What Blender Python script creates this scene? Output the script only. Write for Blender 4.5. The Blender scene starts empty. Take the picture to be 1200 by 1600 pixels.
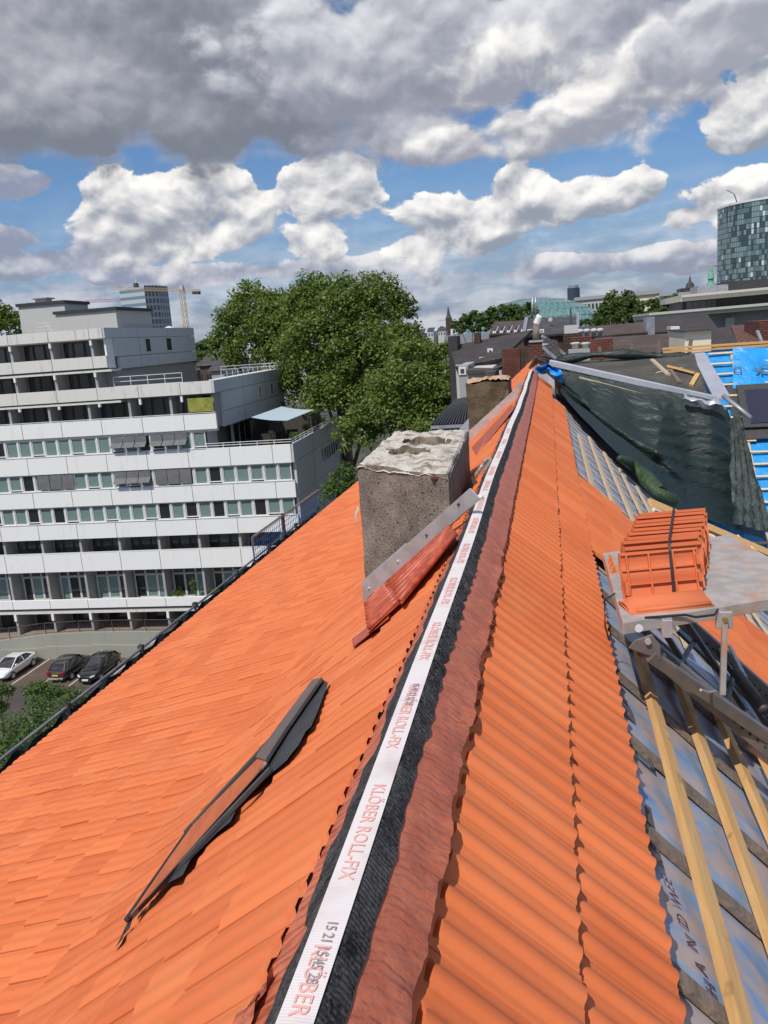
import bpy, math, random
import numpy as np
from mathutils import Vector, Matrix
R = math.radians
random.seed(7); rng = np.random.default_rng(7)
SC = bpy.context.scene
COL = SC.collection

# ------------------------------------------------------------------ camera
# The eye is the world origin, +Y runs along the ridge, street level is z = -25.
F = 1295.0
def _u(v): return v/np.linalg.norm(v)
def _rc(px, py): return _u(np.array([(px-600)/F, (py-800)/F, 1.0]))
_Y = _rc(857, 508)
_up = _u(np.cross(_Y, _rc(1857, 508-72.6)))
if _up[1] > 0: _up = -_up
_X = np.cross(_Y, _up)
RM = np.array([_X, _Y, _up])
cam_d = bpy.data.cameras.new('camera'); cam = bpy.data.objects.new('camera', cam_d); COL.objects.link(cam)
right, upv, back = RM@np.array([1, 0, 0]), RM@np.array([0, -1, 0]), RM@np.array([0, 0, -1])
cam.matrix_world = Matrix([[right[i], upv[i], back[i], 0] for i in range(3)]+[[0, 0, 0, 1]])
cam_d.sensor_fit = 'VERTICAL'; cam_d.sensor_height = 36; cam_d.lens = 36*F/1600
cam_d.clip_start = 0.05; cam_d.clip_end = 20000
SC.camera = cam
SC.view_settings.view_transform = 'Standard'; SC.view_settings.look = 'None'
SC.view_settings.exposure = 0.08; SC.view_settings.gamma = 1.0
SC.cycles.max_bounces = 6; SC.cycles.transparent_max_bounces = 8

# measuring helpers: where a sight line meets a real plane of the place
FWD = RM@np.array([0, 0, 1.0])
def ray(px, py): return RM@_rc(px, py)
def at_y(px, py, y): r = ray(px, py); return r*(y/r[1])
def at_z(px, py, z): r = ray(px, py); return r*(z/r[2])
def at_d(px, py, d): r = ray(px, py); return r*(d/(r@FWD))
def at_pl(px, py, p0, n): r = ray(px, py); return r*((np.dot(n, p0))/(np.dot(n, r)))

# ------------------------------------------------------------------ sun and sky
SUN = _u(np.array([-0.20, -0.52, 0.83]))
sl = bpy.data.lights.new('sun', 'SUN'); sl.energy = 3.6; sl.angle = R(0.5); sl.color = (1, .95, .87)
so = bpy.data.objects.new('sun', sl); COL.objects.link(so)
so.rotation_euler = Vector(SUN).to_track_quat('Z', 'Y').to_euler()

class NT:
    def __init__(s, tree): s.t = tree; s.n = tree.nodes; s.l = tree.links
    def node(s, typ, **kw):
        n = s.n.new(typ)
        for k, v in kw.items(): setattr(n, k, v)
        return n
    def put(s, sock, v):
        if isinstance(v, bpy.types.NodeSocket): s.l.new(v, sock)
        elif v is not None: sock.default_value = v
    def m(s, op, a, b=None, c=None, clamp=False):
        n = s.n.new('ShaderNodeMath'); n.operation = op; n.use_clamp = clamp
        s.put(n.inputs[0], a); s.put(n.inputs[1], b)
        if c is not None: s.put(n.inputs[2], c)
        return n.outputs[0]
    def v(s, op, a, b=None):
        n = s.n.new('ShaderNodeVectorMath'); n.operation = op
        s.put(n.inputs[0], a); s.put(n.inputs[1], b)
        return n.outputs['Value'] if op in ('LENGTH', 'DOT_PRODUCT', 'DISTANCE') else n.outputs[0]
    def mix(s, f, a, b, mode='MIX'):
        n = s.n.new('ShaderNodeMix'); n.data_type = 'RGBA'; n.blend_type = mode
        s.put(n.inputs[0], f); s.put(n.inputs[6], c4(a)); s.put(n.inputs[7], c4(b)); return n.outputs[2]
    def noise(s, vec, scale, detail=4, rough=.5, dist=0.0, col=False):
        n = s.n.new('ShaderNodeTexNoise'); s.put(n.inputs['Vector'], vec)
        n.inputs['Scale'].default_value = scale; n.inputs['Detail'].default_value = detail
        n.inputs['Roughness'].default_value = rough; n.inputs['Distortion'].default_value = dist
        return n.outputs['Color'] if col else n.outputs[0]
    def step(s, x, lo, hi):
        n = s.n.new('ShaderNodeMapRange'); n.interpolation_type = 'SMOOTHSTEP'
        s.put(n.inputs[0], x); s.put(n.inputs[1], lo); s.put(n.inputs[2], hi); return n.outputs[0]
    def sep(s, v): n = s.n.new('ShaderNodeSeparateXYZ'); s.put(n.inputs[0], v); return n.outputs
    def comb(s, x, y, z):
        n = s.n.new('ShaderNodeCombineXYZ')
        for i, q in enumerate((x, y, z)): s.put(n.inputs[i], q)
        return n.outputs[0]
def c4(c):
    if isinstance(c, bpy.types.NodeSocket): return c
    return (c[0], c[1], c[2], 1) if len(c) == 3 else c
def srgb(r, g, b):
    f = lambda c: (c/255/12.92) if c/255 <= .04045 else ((c/255+.055)/1.055)**2.4
    return (f(r), f(g), f(b))

W = bpy.data.worlds.new('World'); SC.world = W; W.use_nodes = True
t = NT(W.node_tree); t.n.clear()
wout = t.node('ShaderNodeOutputWorld')
sky = t.node('ShaderNodeTexSky'); sky.sky_type = 'NISHITA'; sky.sun_disc = False
sky.sun_elevation = math.asin(SUN[2]); sky.sun_rotation = math.atan2(SUN[0], SUN[1])
sky.air_density = 1.0; sky.dust_density = 0.2; sky.ozone_density = 3.0
bg1 = t.node('ShaderNodeBackground'); bg1.inputs[1].default_value = 0.085
t.put(bg1.inputs[0], t.mix(1.0, sky.outputs[0], (.72, .89, 1.08), 'MULTIPLY'))
gen = t.node('ShaderNodeTexCoord').outputs['Generated']
dirv = t.v('NORMALIZE', gen)
dx, dy, dz = t.sep(dirv)
az = t.m('ARCTAN2', dx, dy); el = t.m('ARCSINE', dz)
ae = t.comb(az, el, 0.0)
# domain warp + billows (cauliflower) of the cumulus
elw = t.comb(az, t.m('MULTIPLY', el, 1.35), 0.0)
w1 = t.noise(elw, 9.0, 3, .5, col=True)
warp = t.v('MULTIPLY', t.v('SUBTRACT', w1, (.5, .5, .5)), (.05, .05, .05))
pw = t.v('ADD', elw, warp)
def billow(vec, scale, detail):
    n = t.node('ShaderNodeTexVoronoi'); n.feature = 'SMOOTH_F1'; n.voronoi_dimensions = '2D'; n.normalize = False
    t.put(n.inputs['Vector'], vec); n.inputs['Scale'].default_value = scale
    n.inputs['Detail'].default_value = detail; n.inputs['Roughness'].default_value = .42
    n.inputs['Smoothness'].default_value = .6
    return t.m('SUBTRACT', 1.0, n.outputs['Distance'])
b1 = billow(pw, 13.0, 4)
b1u = billow(t.v('ADD', pw, (-.004, .016, 0)), 13.0, 4)
fine = t.noise(pw, 17.0, 8, .56)
fineu = t.noise(t.v('ADD', pw, (-.004, .012, 0)), 17.0, 8, .56)
big = t.noise(elw, 4.5, 6, .55)
bigu = t.noise(t.v('ADD', elw, (-.01, .03, 0)), 4.5, 6, .55)
relief = t.m('ADD', t.m('MULTIPLY', t.m('SUBTRACT', b1, b1u), 1.2), t.m('MULTIPLY', t.m('SUBTRACT', fine, fineu), 1.5))
fine2 = t.noise(pw, 46.0, 7, .6)
edge = t.m('ADD', t.m('ADD', t.m('MULTIPLY', t.m('SUBTRACT', b1, .58), 1.05), t.m('MULTIPLY', t.m('SUBTRACT', fine, .5), 1.5)), t.m('MULTIPLY', t.m('SUBTRACT', fine2, .5), .55))
def azel(px, py): r = ray(px, py); return math.atan2(r[0], r[1]), math.asin(r[2])
col = t.mix(0.0, (0, 0, 0), (0, 0, 0)); alpha = None
HAZE = srgb(170, 178, 194)
def layer(blobs, hi, lo, soft=.125, amp=.70, k=.75, bright=.35, relief_k=1.0, opacity=1.0, edge_s=None):
    """one bank of cumulus: puffs (px,py,rx,ry) -> coverage, lit tops, grey bases"""
    global col, alpha
    dens = shade = None
    for (px, py, rx, ry) in blobs:
        a0, e0 = azel(px, py); sx, sy = F/rx, F/ry
        q = t.v('MULTIPLY', t.v('SUBTRACT', ae, (a0, e0, 0)), (sx, sy, 0))
        L = t.m('SUBTRACT', 1.0, t.v('LENGTH', q))
        h = t.m('MULTIPLY', t.m('SUBTRACT', el, e0), sy)
        w = t.m('EXPONENT', t.m('MULTIPLY', L, 7.0))
        hw = t.m('MULTIPLY', h, w)
        if dens is None: dens, shade, wsum = L, hw, w
        else: dens, shade, wsum = t.m('SMOOTH_MAX', dens, L, .25), t.m('ADD', shade, hw), t.m('ADD', wsum, w)
    shade = t.m('DIVIDE', shade, t.m('MAXIMUM', wsum, 1e-6))
    shade = t.m('MINIMUM', t.m('MAXIMUM', shade, -1.2), 1.2)
    d = t.m('ADD', dens, t.m('MULTIPLY', edge_s or edge, amp))
    a = t.m('MULTIPLY', t.step(d, 0.0, soft), opacity)
    s = t.m('ADD', t.m('MULTIPLY', shade, bright), t.m('MULTIPLY', relief, relief_k))
    s = t.m('ADD', s, t.m('MULTIPLY', t.m('SUBTRACT', big, .5), 1.3))
    s = t.step(t.m('ADD', s, k-.5), -.3, .85)
    c = t.mix(s, lo, hi)
    col = t.mix(a, col, c) if alpha is not None else c
    # keep colour of the nearest bank where it covers
    alpha = a if alpha is None else t.m('SUBTRACT', 1.0, t.m('MULTIPLY', t.m('SUBTRACT', 1.0, alpha), t.m('SUBTRACT', 1.0, a)))
# far banks low over the horizon, everywhere round the compass
st = t.noise(t.v('MULTIPLY', pw, (5.0, 22.0, 1)), 1.6, 6, .6)
lowmask = t.m('SUBTRACT', 1.0, t.step(el, .055, .14))
a0_ = t.m('MAXIMUM', t.m('MULTIPLY', t.m('MULTIPLY', t.step(st, .34, .60), lowmask), .95), t.m('MULTIPLY', t.m('SUBTRACT', 1.0, t.step(el, .0, .20)), .88))
sh0 = t.step(t.m('ADD', t.m('ADD', t.m('MULTIPLY', relief, .35), st), t.m('MULTIPLY', big, .4)), .50, .95)
col = t.mix(sh0, srgb(132, 143, 168), srgb(200, 201, 210)); alpha = a0_
WHT, GRY = srgb(255, 252, 248), srgb(146, 153, 168)
layer([(50, 285, 90, 30), (330, 425, 260, 22), (60, 410, 120, 28), (930, 412, 270, 24), (1150, 392, 120, 30), (560, 415, 120, 22), (20, 372, 50, 22)], srgb(236, 234, 236), srgb(142, 149, 170), amp=.75, k=.56, opacity=.92)
layer([(250, 335, 150, 82), (180, 320, 90, 60), (360, 320, 110, 66), (300, 375, 170, 46)], WHT, GRY, k=.74, bright=.42)
layer([(520, 310, 86, 62), (545, 275, 50, 45), (470, 290, 60, 40), (500, 370, 90, 44)], WHT, GRY, k=.74, bright=.42)
layer([(740, 350, 130, 66), (810, 300, 62, 46), (690, 345, 80, 50), (850, 320, 90, 44), (650, 385, 60, 28)], WHT, GRY, k=.76, bright=.42)
layer([(930, 305, 100, 42), (990, 295, 50, 34), (870, 320, 60, 30)], WHT, GRY, k=.70, bright=.42)
layer([(1150, 310, 110, 52), (1190, 290, 70, 38), (1080, 335, 60, 26)], WHT, GRY, k=.74, bright=.42)
layer([(1190, 160, 110, 70), (1140, 225, 70, 22), (1210, 100, 80, 80)], WHT, GRY, k=.76, bright=.35)
DK, LT = srgb(122, 127, 140), srgb(220, 221, 228)
layer([(200, 60, 560, 190), (60, 150, 330, 110), (420, 170, 250, 84), (330, 205, 130, 56)], LT, DK, amp=.40, k=.46, bright=.44, soft=.32, relief_k=.38)
layer([(640, 90, 330, 150), (640, 205, 130, 66), (560, 130, 120, 110), (900, 60, 300, 110)], srgb(238, 238, 242), srgb(140, 144, 160), amp=.45, k=.62, bright=.36, soft=.3, relief_k=.5)
layer([(880, 190, 200, 62), (1000, 130, 130, 80), (790, 120, 120, 74), (720, 225, 110, 40), (1060, 90, 110, 80)], WHT, srgb(150, 154, 168), amp=.5, k=.60, bright=.36, relief_k=.8, soft=.34)
layer([(1120, 60, 120, 56), (1180, 20, 120, 60)], srgb(240, 240, 244), srgb(158, 161, 174), amp=.5, k=.6, bright=.4, relief_k=.6)
# clouds over the rest of the sky, away from the view
rest = t.m('MULTIPLY', t.step(t.noise(t.v('MULTIPLY', dirv, (2.2, 2.2, 4.0)), 1.5, 6, .55), .46, .6), t.m('MAXIMUM', t.step(t.m('ABSOLUTE', t.m('ADD', az, .12)), .6, .8), t.step(el, .5, .62)))
col = t.mix(rest, col, t.mix(t.step(big, .35, .65), srgb(150, 154, 168), srgb(232, 232, 236)))
alpha = t.m('MAXIMUM', alpha, rest)
bg2 = t.node('ShaderNodeBackground'); bg2.inputs[1].default_value = 1.0
t.put(bg2.inputs[0], col)
ms = t.node('ShaderNodeMixShader'); t.put(ms.inputs[0], alpha); t.l.new(bg1.outputs[0], ms.inputs[1]); t.l.new(bg2.outputs[0], ms.inputs[2])
t.l.new(ms.outputs[0], wout.inputs[0])
W.cycles.sampling_method = 'MANUAL'; W.cycles.sample_map_resolution = 512
#END_SKY

# ------------------------------------------------------------------ materials
def mat(name, color=(.5, .5, .5), rough=.6, metal=0.0, spec=.5, build=None):
    m = bpy.data.materials.new(name); m.use_nodes = True
    n = NT(m.node_tree); b = n.n['Principled BSDF']
    b.inputs['Base Color'].default_value = (*color, 1); b.inputs['Roughness'].default_value = rough
    b.inputs['Metallic'].default_value = metal; b.inputs['Specular IOR Level'].default_value = spec
    if build: build(n, b)
    return m
def bump(n, b, h, strength, dist=.01):
    k = n.node('ShaderNodeBump'); k.inputs['Strength'].default_value = strength; k.inputs['Distance'].default_value = dist
    n.put(k.inputs['Height'], h); n.l.new(k.outputs[0], b.inputs['Normal'])
def obc(n): return n.node('ShaderNodeTexCoord').outputs['Object']
def island(n): return n.node('ShaderNodeNewGeometry').outputs['Random Per Island']
def objrand(n): return n.node('ShaderNodeObjectInfo').outputs['Random']
def noisy(c1, c2, scale, lo=.35, hi=.65, detail=5, stretch=None, bmp=0, bs=None, isl=0, bd=.01):
    """two-tone wear: blends c1/c2 by noise, optional grain bump and per-piece tint"""
    def f(n, b):
        v = obc(n)
        if stretch: v = n.v('MULTIPLY', v, stretch)
        x = n.step(n.noise(v, scale, detail, .6), lo, hi)
        c = n.mix(x, c1, c2)
        if isl: c = n.mix(n.m('MULTIPLY', island(n), isl), c, tuple(q*.55 for q in c1))
        n.put(b.inputs['Base Color'], c)
        if bmp: bump(n, b, n.noise(v, bs or scale*6, 4, .6), bmp, bd)
    return f
def tile_b(c1, c2, dust):
    def f(n, b):
        v = obc(n); i = island(n)
        c = n.mix(i, c1, c2)
        c = n.mix(n.m('MULTIPLY', n.step(n.noise(v, 2.2, 5, .65), .45, .75), .5), c, dust)
        c = n.mix(n.m('MULTIPLY', n.step(n.noise(v, 60.0, 3, .7), .5, .8), .22), c, tuple(q*.72 for q in c1))
        n.put(b.inputs['Base Color'], c)
        n.put(b.inputs['Roughness'], n.m('ADD', .62, n.m('MULTIPLY', n.noise(v, 9, 3), .2)))
        q = n.sep(n.noise(v, 1.7, 2, .5, 0, True))
        sc = n.noise(n.v('MULTIPLY', v, (26, 260, 26)), 1.0, 3, .6)
        scr = n.m('MULTIPLY', n.step(sc, .70, .76), n.step(q[0], .52, .62))
        c2_ = n.mix(n.m('MULTIPLY', scr, .5), c, (.80, .42, .26)); n.put(b.inputs['Base Color'], c2_)
        bump(n, b, n.m('ADD', n.noise(v, 140.0, 4, .7), n.m('MULTIPLY', n.noise(v, 22.0, 4, .6), .7)), .2, .003)
    return f
M = {}
M['tile'] = mat('clay_tile', rough=.7, spec=.3, build=tile_b((.755, .200, .066), (.63, .150, .048), (.72, .245, .105)))
M['clay'] = mat('clay_dark', rough=.75, spec=.3, build=tile_b((.70, .195, .078), (.60, .155, .06), (.70, .26, .13)))
def flange_b(n, b):
    v = obc(n)
    x = n.step(n.noise(v, 12, 5, .6), .35, .65)
    n.put(b.inputs['Base Color'], n.mix(x, (.54, .155, .080), (.43, .108, .054)))
    w = n.node('ShaderNodeTexWave'); w.bands_direction = 'DIAGONAL'; n.put(w.inputs['Vector'], n.v('MULTIPLY', v, (-1, 1.6, 0))); w.inputs['Scale'].default_value = 13
    w.inputs['Distortion'].default_value = 5; w.inputs['Detail'].default_value = 4
    bump(n, b, n.m('ADD', w.outputs[1], n.m('MULTIPLY', n.noise(v, 45, 4), .8)), .75, .004)
M['flange'] = mat('red_flashing', rough=.42, build=flange_b)
M['lead_red'] = mat('red_pleated_lead', rough=.45, build=noisy((.52, .105, .05), (.34, .062, .032), 20))
def fleece_b(n, b):
    v = obc(n)
    w = n.node('ShaderNodeTexWave'); w.wave_type = 'BANDS'; w.bands_direction = 'Y'
    n.put(w.inputs['Vector'], v); w.inputs['Scale'].default_value = 24; w.inputs['Distortion'].default_value = 3.5; w.inputs['Detail'].default_value = 3
    x = n.noise(v, 120, 4, .7)
    n.put(b.inputs['Base Color'], n.mix(n.step(n.m('ADD', n.m('MULTIPLY', x, .7), n.m('MULTIPLY', n.noise(v, 14, 5, .7), .5)), .45, .75), (.011, .011, .012), (.105, .102, .102)))
    bump(n, b, n.m('ADD', w.outputs[1], n.m('MULTIPLY', x, 1.2)), .8, .003)
M['fleece'] = mat('black_fleece', rough=.85, spec=.2, build=fleece_b)
def tape_b(n, b):
    v = obc(n)
    n.put(b.inputs['Base Color'], n.mix(n.step(n.noise(v, 7, 4), .45, .75), (.74, .68, .67), (.62, .52, .50)))
    w = n.node('ShaderNodeTexWave'); w.bands_direction = 'Y'; n.put(w.inputs['Vector'], v); w.inputs['Scale'].default_value = 50
    bump(n, b, w.outputs[1], .25, .001)
M['tape'] = mat('white_tape', rough=.55, build=tape_b)
M['ink_red'] = mat('red_ink', (.78, .42, .38), .7)
M['ink_black'] = mat('black_ink', (.34, .28, .29), .7)
M['ink_marker'] = mat('marker_ink', (.09, .03, .06), .7)
M['ink_grey'] = mat('grey_print', (.10, .09, .085), .8)
def conc_b(n, b):
    v = obc(n)
    x = n.noise(v, 5, 6, .65); y = n.noise(v, 70, 3, .6)
    c = n.mix(n.step(x, .35, .7), (.165, .145, .12), (.275, .24, .20))
    c = n.mix(n.step(y, .57, .66), c, (.02, .016, .012))
    c = n.mix(n.step(n.noise(n.v('ADD', v, (3, 1, 2)), 95, 2, .5), .66, .72), c, (.42, .38, .33))
    n.put(b.inputs['Base Color'], c); bump(n, b, n.m('ADD', y, n.m('MULTIPLY', x, .8)), .7, .012)
M['concrete_old'] = mat('rough_chimney_concrete', rough=.95, spec=.2, build=conc_b)
M['mortar'] = mat('pale_mortar', rough=.95, build=noisy((.60, .55, .48), (.28, .23, .18), 7, .46, .66, bmp=1.0, bs=26, bd=.03))
M['mortar_tan'] = mat('tan_mortar', rough=.95, build=noisy((.62, .42, .26), (.42, .27, .17), 7, bmp=.8, bs=22, bd=.02))
M['hole'] = mat('soot', (.05, .043, .035), .95)
M['alu'] = mat('aluminium', rough=.42, metal=.55, build=noisy((.68, .64, .63), (.54, .50, .50), 9, isl=.2))
def dustm(n, b):
    v = obc(n); x = n.noise(v, 2.6, 6, .65)
    c = n.mix(n.step(n.noise(v, 11, 4), .35, .7), (.54, .50, .475), (.42, .39, .37))
    n.put(b.inputs['Base Color'], n.mix(n.m('MULTIPLY', n.step(n.m('ADD', x, n.m('MULTIPLY', n.noise(v, 40, 3), .12)), .54, .72), .8), c, (.60, .29, .14)))
    n.put(b.inputs['Roughness'], n.m('ADD', .38, n.m('MULTIPLY', x, .4)))
M['alu_dull'] = mat('dusty_aluminium', rough=.5, metal=.35, build=dustm)
M['steel_dark'] = mat('dark_steel', rough=.5, metal=.4, build=noisy((.075, .07, .068), (.13, .115, .10), 8))
M['steel_mid'] = mat('grey_steel', rough=.5, metal=.4, build=noisy((.17, .155, .145), (.24, .2, .17), 8))
M['rubber'] = mat('black_rubber', (.015, .015, .017), .6)
M['strap'] = mat('black_strap', (.02, .017, .022), .5)
def memb_b(n, b):
    v = obc(n)
    x = n.noise(n.v('MULTIPLY', v, (1.0, 2.2, 1.0)), 2.6, 7, .66)
    y = n.noise(v, 9, 5, .65)
    sy = n.sep(v)[1]
    dust = n.m('MULTIPLY', n.step(n.m('ADD', n.m('MULTIPLY', x, .72), n.m('MULTIPLY', y, .36)), .44, .60), n.m('SUBTRACT', 1.0, n.m('MULTIPLY', n.step(sy, 3.5, 9.0), .62)))
    c = n.mix(n.step(y, .3, .7), (.20, .33, .52), (.25, .33, .46))
    c = n.mix(n.m('MULTIPLY', dust, .86), c, (.46, .35, .31))
    c = n.mix(n.m('MULTIPLY', n.step(n.noise(v, 4.0, 3), .60, .74), .8), c, (.07, .26, .58))
    n.put(b.inputs['Base Color'], c); bump(n, b, n.noise(v, 6, 4, .5), .35, .02)
M['membrane'] = mat('dusty_blue_membrane', rough=.6, build=memb_b)
M['blue_film'] = mat('bright_blue_film', rough=.35, build=noisy((.012, .27, .66), (.02, .33, .78), 3, bmp=.6, bs=7, bd=.05))
M['blue_tarp'] = mat('blue_tarpaulin', rough=.38, build=noisy((.01, .21, .62), (.03, .33, .80), 5))
def tarp_b(n, b):
    v = obc(n)
    n.put(b.inputs['Base Color'], n.mix(n.noise(v, 2, 4), (.009, .019, .017), (.020, .034, .030)))
    a = n.noise(n.v('MULTIPLY', v, (1.2, 1.2, 4.5)), 2.6, 6, .62, .6)
    bump(n, b, n.m('ADD', a, n.m('MULTIPLY', n.noise(v, 16, 4, .6), .10)), .55, .10)
M['tarp'] = mat('black_green_tarpaulin', rough=.46, spec=.6, build=tarp_b)
M['tarp_green'] = mat('rolled_green_tarpaulin', rough=.5, build=noisy((.022, .05, .018), (.045, .085, .03), 9, bmp=.8, bs=16, bd=.04))
M['gauze'] = mat('translucent_sheet', rough=.4, build=noisy((.022, .034, .032), (.07, .09, .085), 5, bmp=.9, bs=18, bd=.05))
def wood_b(c1, c2, sc=1.0):
    def f(n, b):
        v = obc(n)
        g = n.noise(n.v('MULTIPLY', v, (18*sc, 1.2*sc, 18*sc)), 2.2, 5, .6, .5)
        c = n.mix(n.step(g, .3, .7), c1, c2)
        c = n.mix(n.m('MULTIPLY', n.step(n.noise(v, 7, 3), .64, .72), .6), c, tuple(q*.4 for q in c1))
        c = n.mix(n.m('MULTIPLY', objrand(n), .3), c, tuple(q*.7 for q in c2))
        n.put(b.inputs['Base Color'], c); bump(n, b, g, .3, .003)
    return f
M['pine'] = mat('new_pine_batten', rough=.7, build=wood_b((.60, .315, .105), (.70, .44, .19)))
M['pine_pale'] = mat('pale_pine', rough=.75, build=wood_b((.66, .50, .32), (.74, .58, .40)))
M['pine_grey'] = mat('weathered_batten', rough=.85, build=wood_b((.115, .092, .075), (.25, .19, .15)))
M['pine_dust'] = mat('dusty_batten', rough=.85, build=wood_b((.50, .37, .25), (.60, .47, .33)))
M['frame_grey'] = mat('anthracite_frame', rough=.6, build=noisy((.030, .030, .033), (.048, .047, .049), 10, bmp=.15, bs=90, bd=.003))
def glass_m(name, c, r=.06): return mat(name, c, r, 0, .9)
M['sky_glass'] = glass_m('dark_glass', (.03, .03, .035), .05)
M['navy_glass'] = glass_m('navy_glass', (.012, .012, .04), .12)
M['reflect'] = mat('reflecting_pane', (.30, .30, .32), .04, .9, .9)
def panel_b(c, dirt, sc=.35, amt=.5):
    def f(n, b):
        v = obc(n)
        s = n.noise(n.v('MULTIPLY', v, (1, 1, .18)), sc*6, 5, .65)
        n.put(b.inputs['Base Color'], n.mix(n.m('MULTIPLY', n.step(s, .52, .8), amt), c, dirt))
    return f
M['panel'] = mat('white_facade_panel', rough=.55, build=panel_b((.84, .84, .82), (.62, .62, .58)))
M['panel_old'] = mat('stained_concrete_parapet', rough=.8, build=panel_b((.70, .685, .64), (.26, .25, .20), .5, .7))
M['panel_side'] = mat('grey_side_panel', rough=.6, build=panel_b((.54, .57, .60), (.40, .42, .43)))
M['joint'] = mat('panel_joint', (.12, .12, .12), .8)
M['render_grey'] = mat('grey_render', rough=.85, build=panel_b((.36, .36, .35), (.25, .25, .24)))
M['white'] = mat('white_paint', (.74, .74, .73), .45)
M['flat_roof'] = mat('bitumen_felt', rough=.95, build=noisy((.058, .055, .048), (.095, .088, .072), 1.5, bmp=.4, bs=25, bd=.01))
def curtain_b(n, b):
    v = obc(n); r = objrand(n)
    w = n.node('ShaderNodeTexWave'); w.bands_direction = 'X'; n.put(w.inputs['Vector'], v); w.inputs['Scale'].default_value = 3.2
    w.inputs['Distortion'].default_value = 2.0; n.put(w.inputs['Phase Offset'], n.m('MULTIPLY', r, 40.0))
    c = n.mix(w.outputs[1], (.10, .17, .16), (.24, .33, .31))
    n.put(b.inputs['Base Color'], n.mix(n.m('GREATER_THAN', r, .78), c, (.02, .024, .026)))
M['curtain'] = mat('curtained_window', rough=.12, spec=.8, build=curtain_b)
M['dark_pane'] = mat('dark_window', rough=.12, spec=.8, build=lambda n, b: n.put(b.inputs['Base Color'], n.mix(objrand(n), (.014, .016, .018), (.075, .085, .088))))
M['blind'] = mat('grey_screen', rough=.8, build=noisy((.13, .13, .14), (.16, .16, .17), 3))
M['awning'] = mat('pale_blue_awning', (.42, .52, .58), .7)
M['yellow_cloth'] = mat('olive_balcony_cloth', rough=.8, build=noisy((.33, .33, .06), (.2, .22, .04), 3))
M['asphalt'] = mat('asphalt', rough=.92, build=noisy((.052, .045, .042), (.075, .06, .054), .35, bmp=.3, bs=30, bd=.01))
M['paving'] = mat('red_brown_paving', rough=.92, build=noisy((.095, .062, .050), (.12, .082, .066), .5, bmp=.3, bs=12, bd=.01))
M['ground'] = mat('city_ground', rough=.95, build=noisy((.035, .045, .025), (.09, .085, .07), .05))
M['terrace'] = mat('street_slab', rough=.9, build=noisy((.24, .19, .16), (.30, .25, .21), .3))
M['wall_conc'] = mat('cast_wall', rough=.85, build=panel_b((.33, .33, .28), (.22, .22, .18), .1, .6))
M['line'] = mat('road_paint', (.55, .52, .46), .7)
def leaf_b(c1, c2, c3):
    def f(n, b):
        i = island(n)
        c = n.mix(i, c1, c2); c = n.mix(n.step(n.noise(obc(n), .5, 3), .5, .7), c, c3)
        n.put(b.inputs['Base Color'], c)
        tr = n.node('ShaderNodeBsdfTranslucent'); n.put(tr.inputs[0], n.mix(.35, c, (.30, .42, .03)))
        mx = n.node('ShaderNodeMixShader'); mx.inputs[0].default_value = .34
        n.l.new(b.outputs[0], mx.inputs[1]); n.l.new(tr.outputs[0], mx.inputs[2])
        n.l.new(mx.outputs[0], n.n['Material Output'].inputs[0])
    return f
M['leaf'] = mat('plane_leaves', rough=.5, spec=.4, build=leaf_b((.070, .118, .022), (.21, .27, .062), (.125, .19, .034)))
M['leaf_dark'] = mat('bush_leaves', rough=.5, spec=.4, build=leaf_b((.042, .088, .020), (.105, .170, .040), (.06, .12, .022)))
M['leaf_far'] = mat('far_leaves', rough=.6, spec=.3, build=leaf_b((.050, .090, .026), (.115, .160, .050), (.075, .12, .03)))
M['bark'] = mat('bark', rough=.9, build=noisy((.10, .085, .06), (.19, .165, .13), 3))
def rooft_b(c1, c2, row=.32, wid=.25, wall=0):
    def f(n, b):
        v = obc(n)
        if wall: q = n.sep(v); v = n.comb(n.m('ADD', q[0], q[1]), q[2], 0.0)
        k = n.node('ShaderNodeTexBrick'); n.put(k.inputs['Vector'], v)
        k.inputs['Scale'].default_value = 1.0; k.inputs['Brick Width'].default_value = wid; k.inputs['Row Height'].default_value = row
        k.inputs['Mortar Size'].default_value = .035; k.inputs['Mortar Smooth'].default_value = .4
        k.inputs['Color1'].default_value = (*c1, 1); k.inputs['Color2'].default_value = (*c2, 1); k.inputs['Mortar'].default_value = (*[q*.35 for q in c1], 1)
        n.put(b.inputs['Base Color'], n.mix(n.m('MULTIPLY', n.step(n.noise(v, .9, 5), .45, .7), .5), k.outputs[0], tuple(q*1.35 for q in c2)))
        bump(n, b, k.outputs[1], -.5, .02)
    return f
# plane-local x/y coordinates are used on roofs and brick walls (each is built flat in its own frame)
M['roof_dark'] = mat('dark_pantile', rough=.75, build=rooft_b((.052, .042, .040), (.072, .058, .052)))
M['roof_brown'] = mat('brown_pantile', rough=.75, build=rooft_b((.085, .058, .048), (.11, .075, .06)))
M['roof_red'] = mat('faded_red_pantile', rough=.75, build=rooft_b((.17, .075, .05), (.13, .065, .048)))
M['slate'] = mat('grey_slate', rough=.7, build=rooft_b((.075, .07, .075), (.09, .082, .084), .2, .2))
M['brick'] = mat('red_brick', rough=.9, build=rooft_b(wall=1, c1=(.21, .070, .048), c2=(.15, .055, .04), row=.09, wid=.25))
M['brick_dark'] = mat('sooty_brick', rough=.9, build=rooft_b(wall=1, c1=(.10, .062, .048), c2=(.14, .07, .05), row=.09, wid=.25))
M['cream'] = mat('cream_render', rough=.85, build=panel_b((.74, .66, .50), (.6, .52, .4)))
M['offwhite'] = mat('offwhite_render', rough=.85, build=panel_b((.52, .52, .50), (.36, .36, .34)))
M['zinc'] = mat('zinc', rough=.45, metal=.4, build=noisy((.30, .32, .36), (.40, .41, .44), 3))
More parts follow.
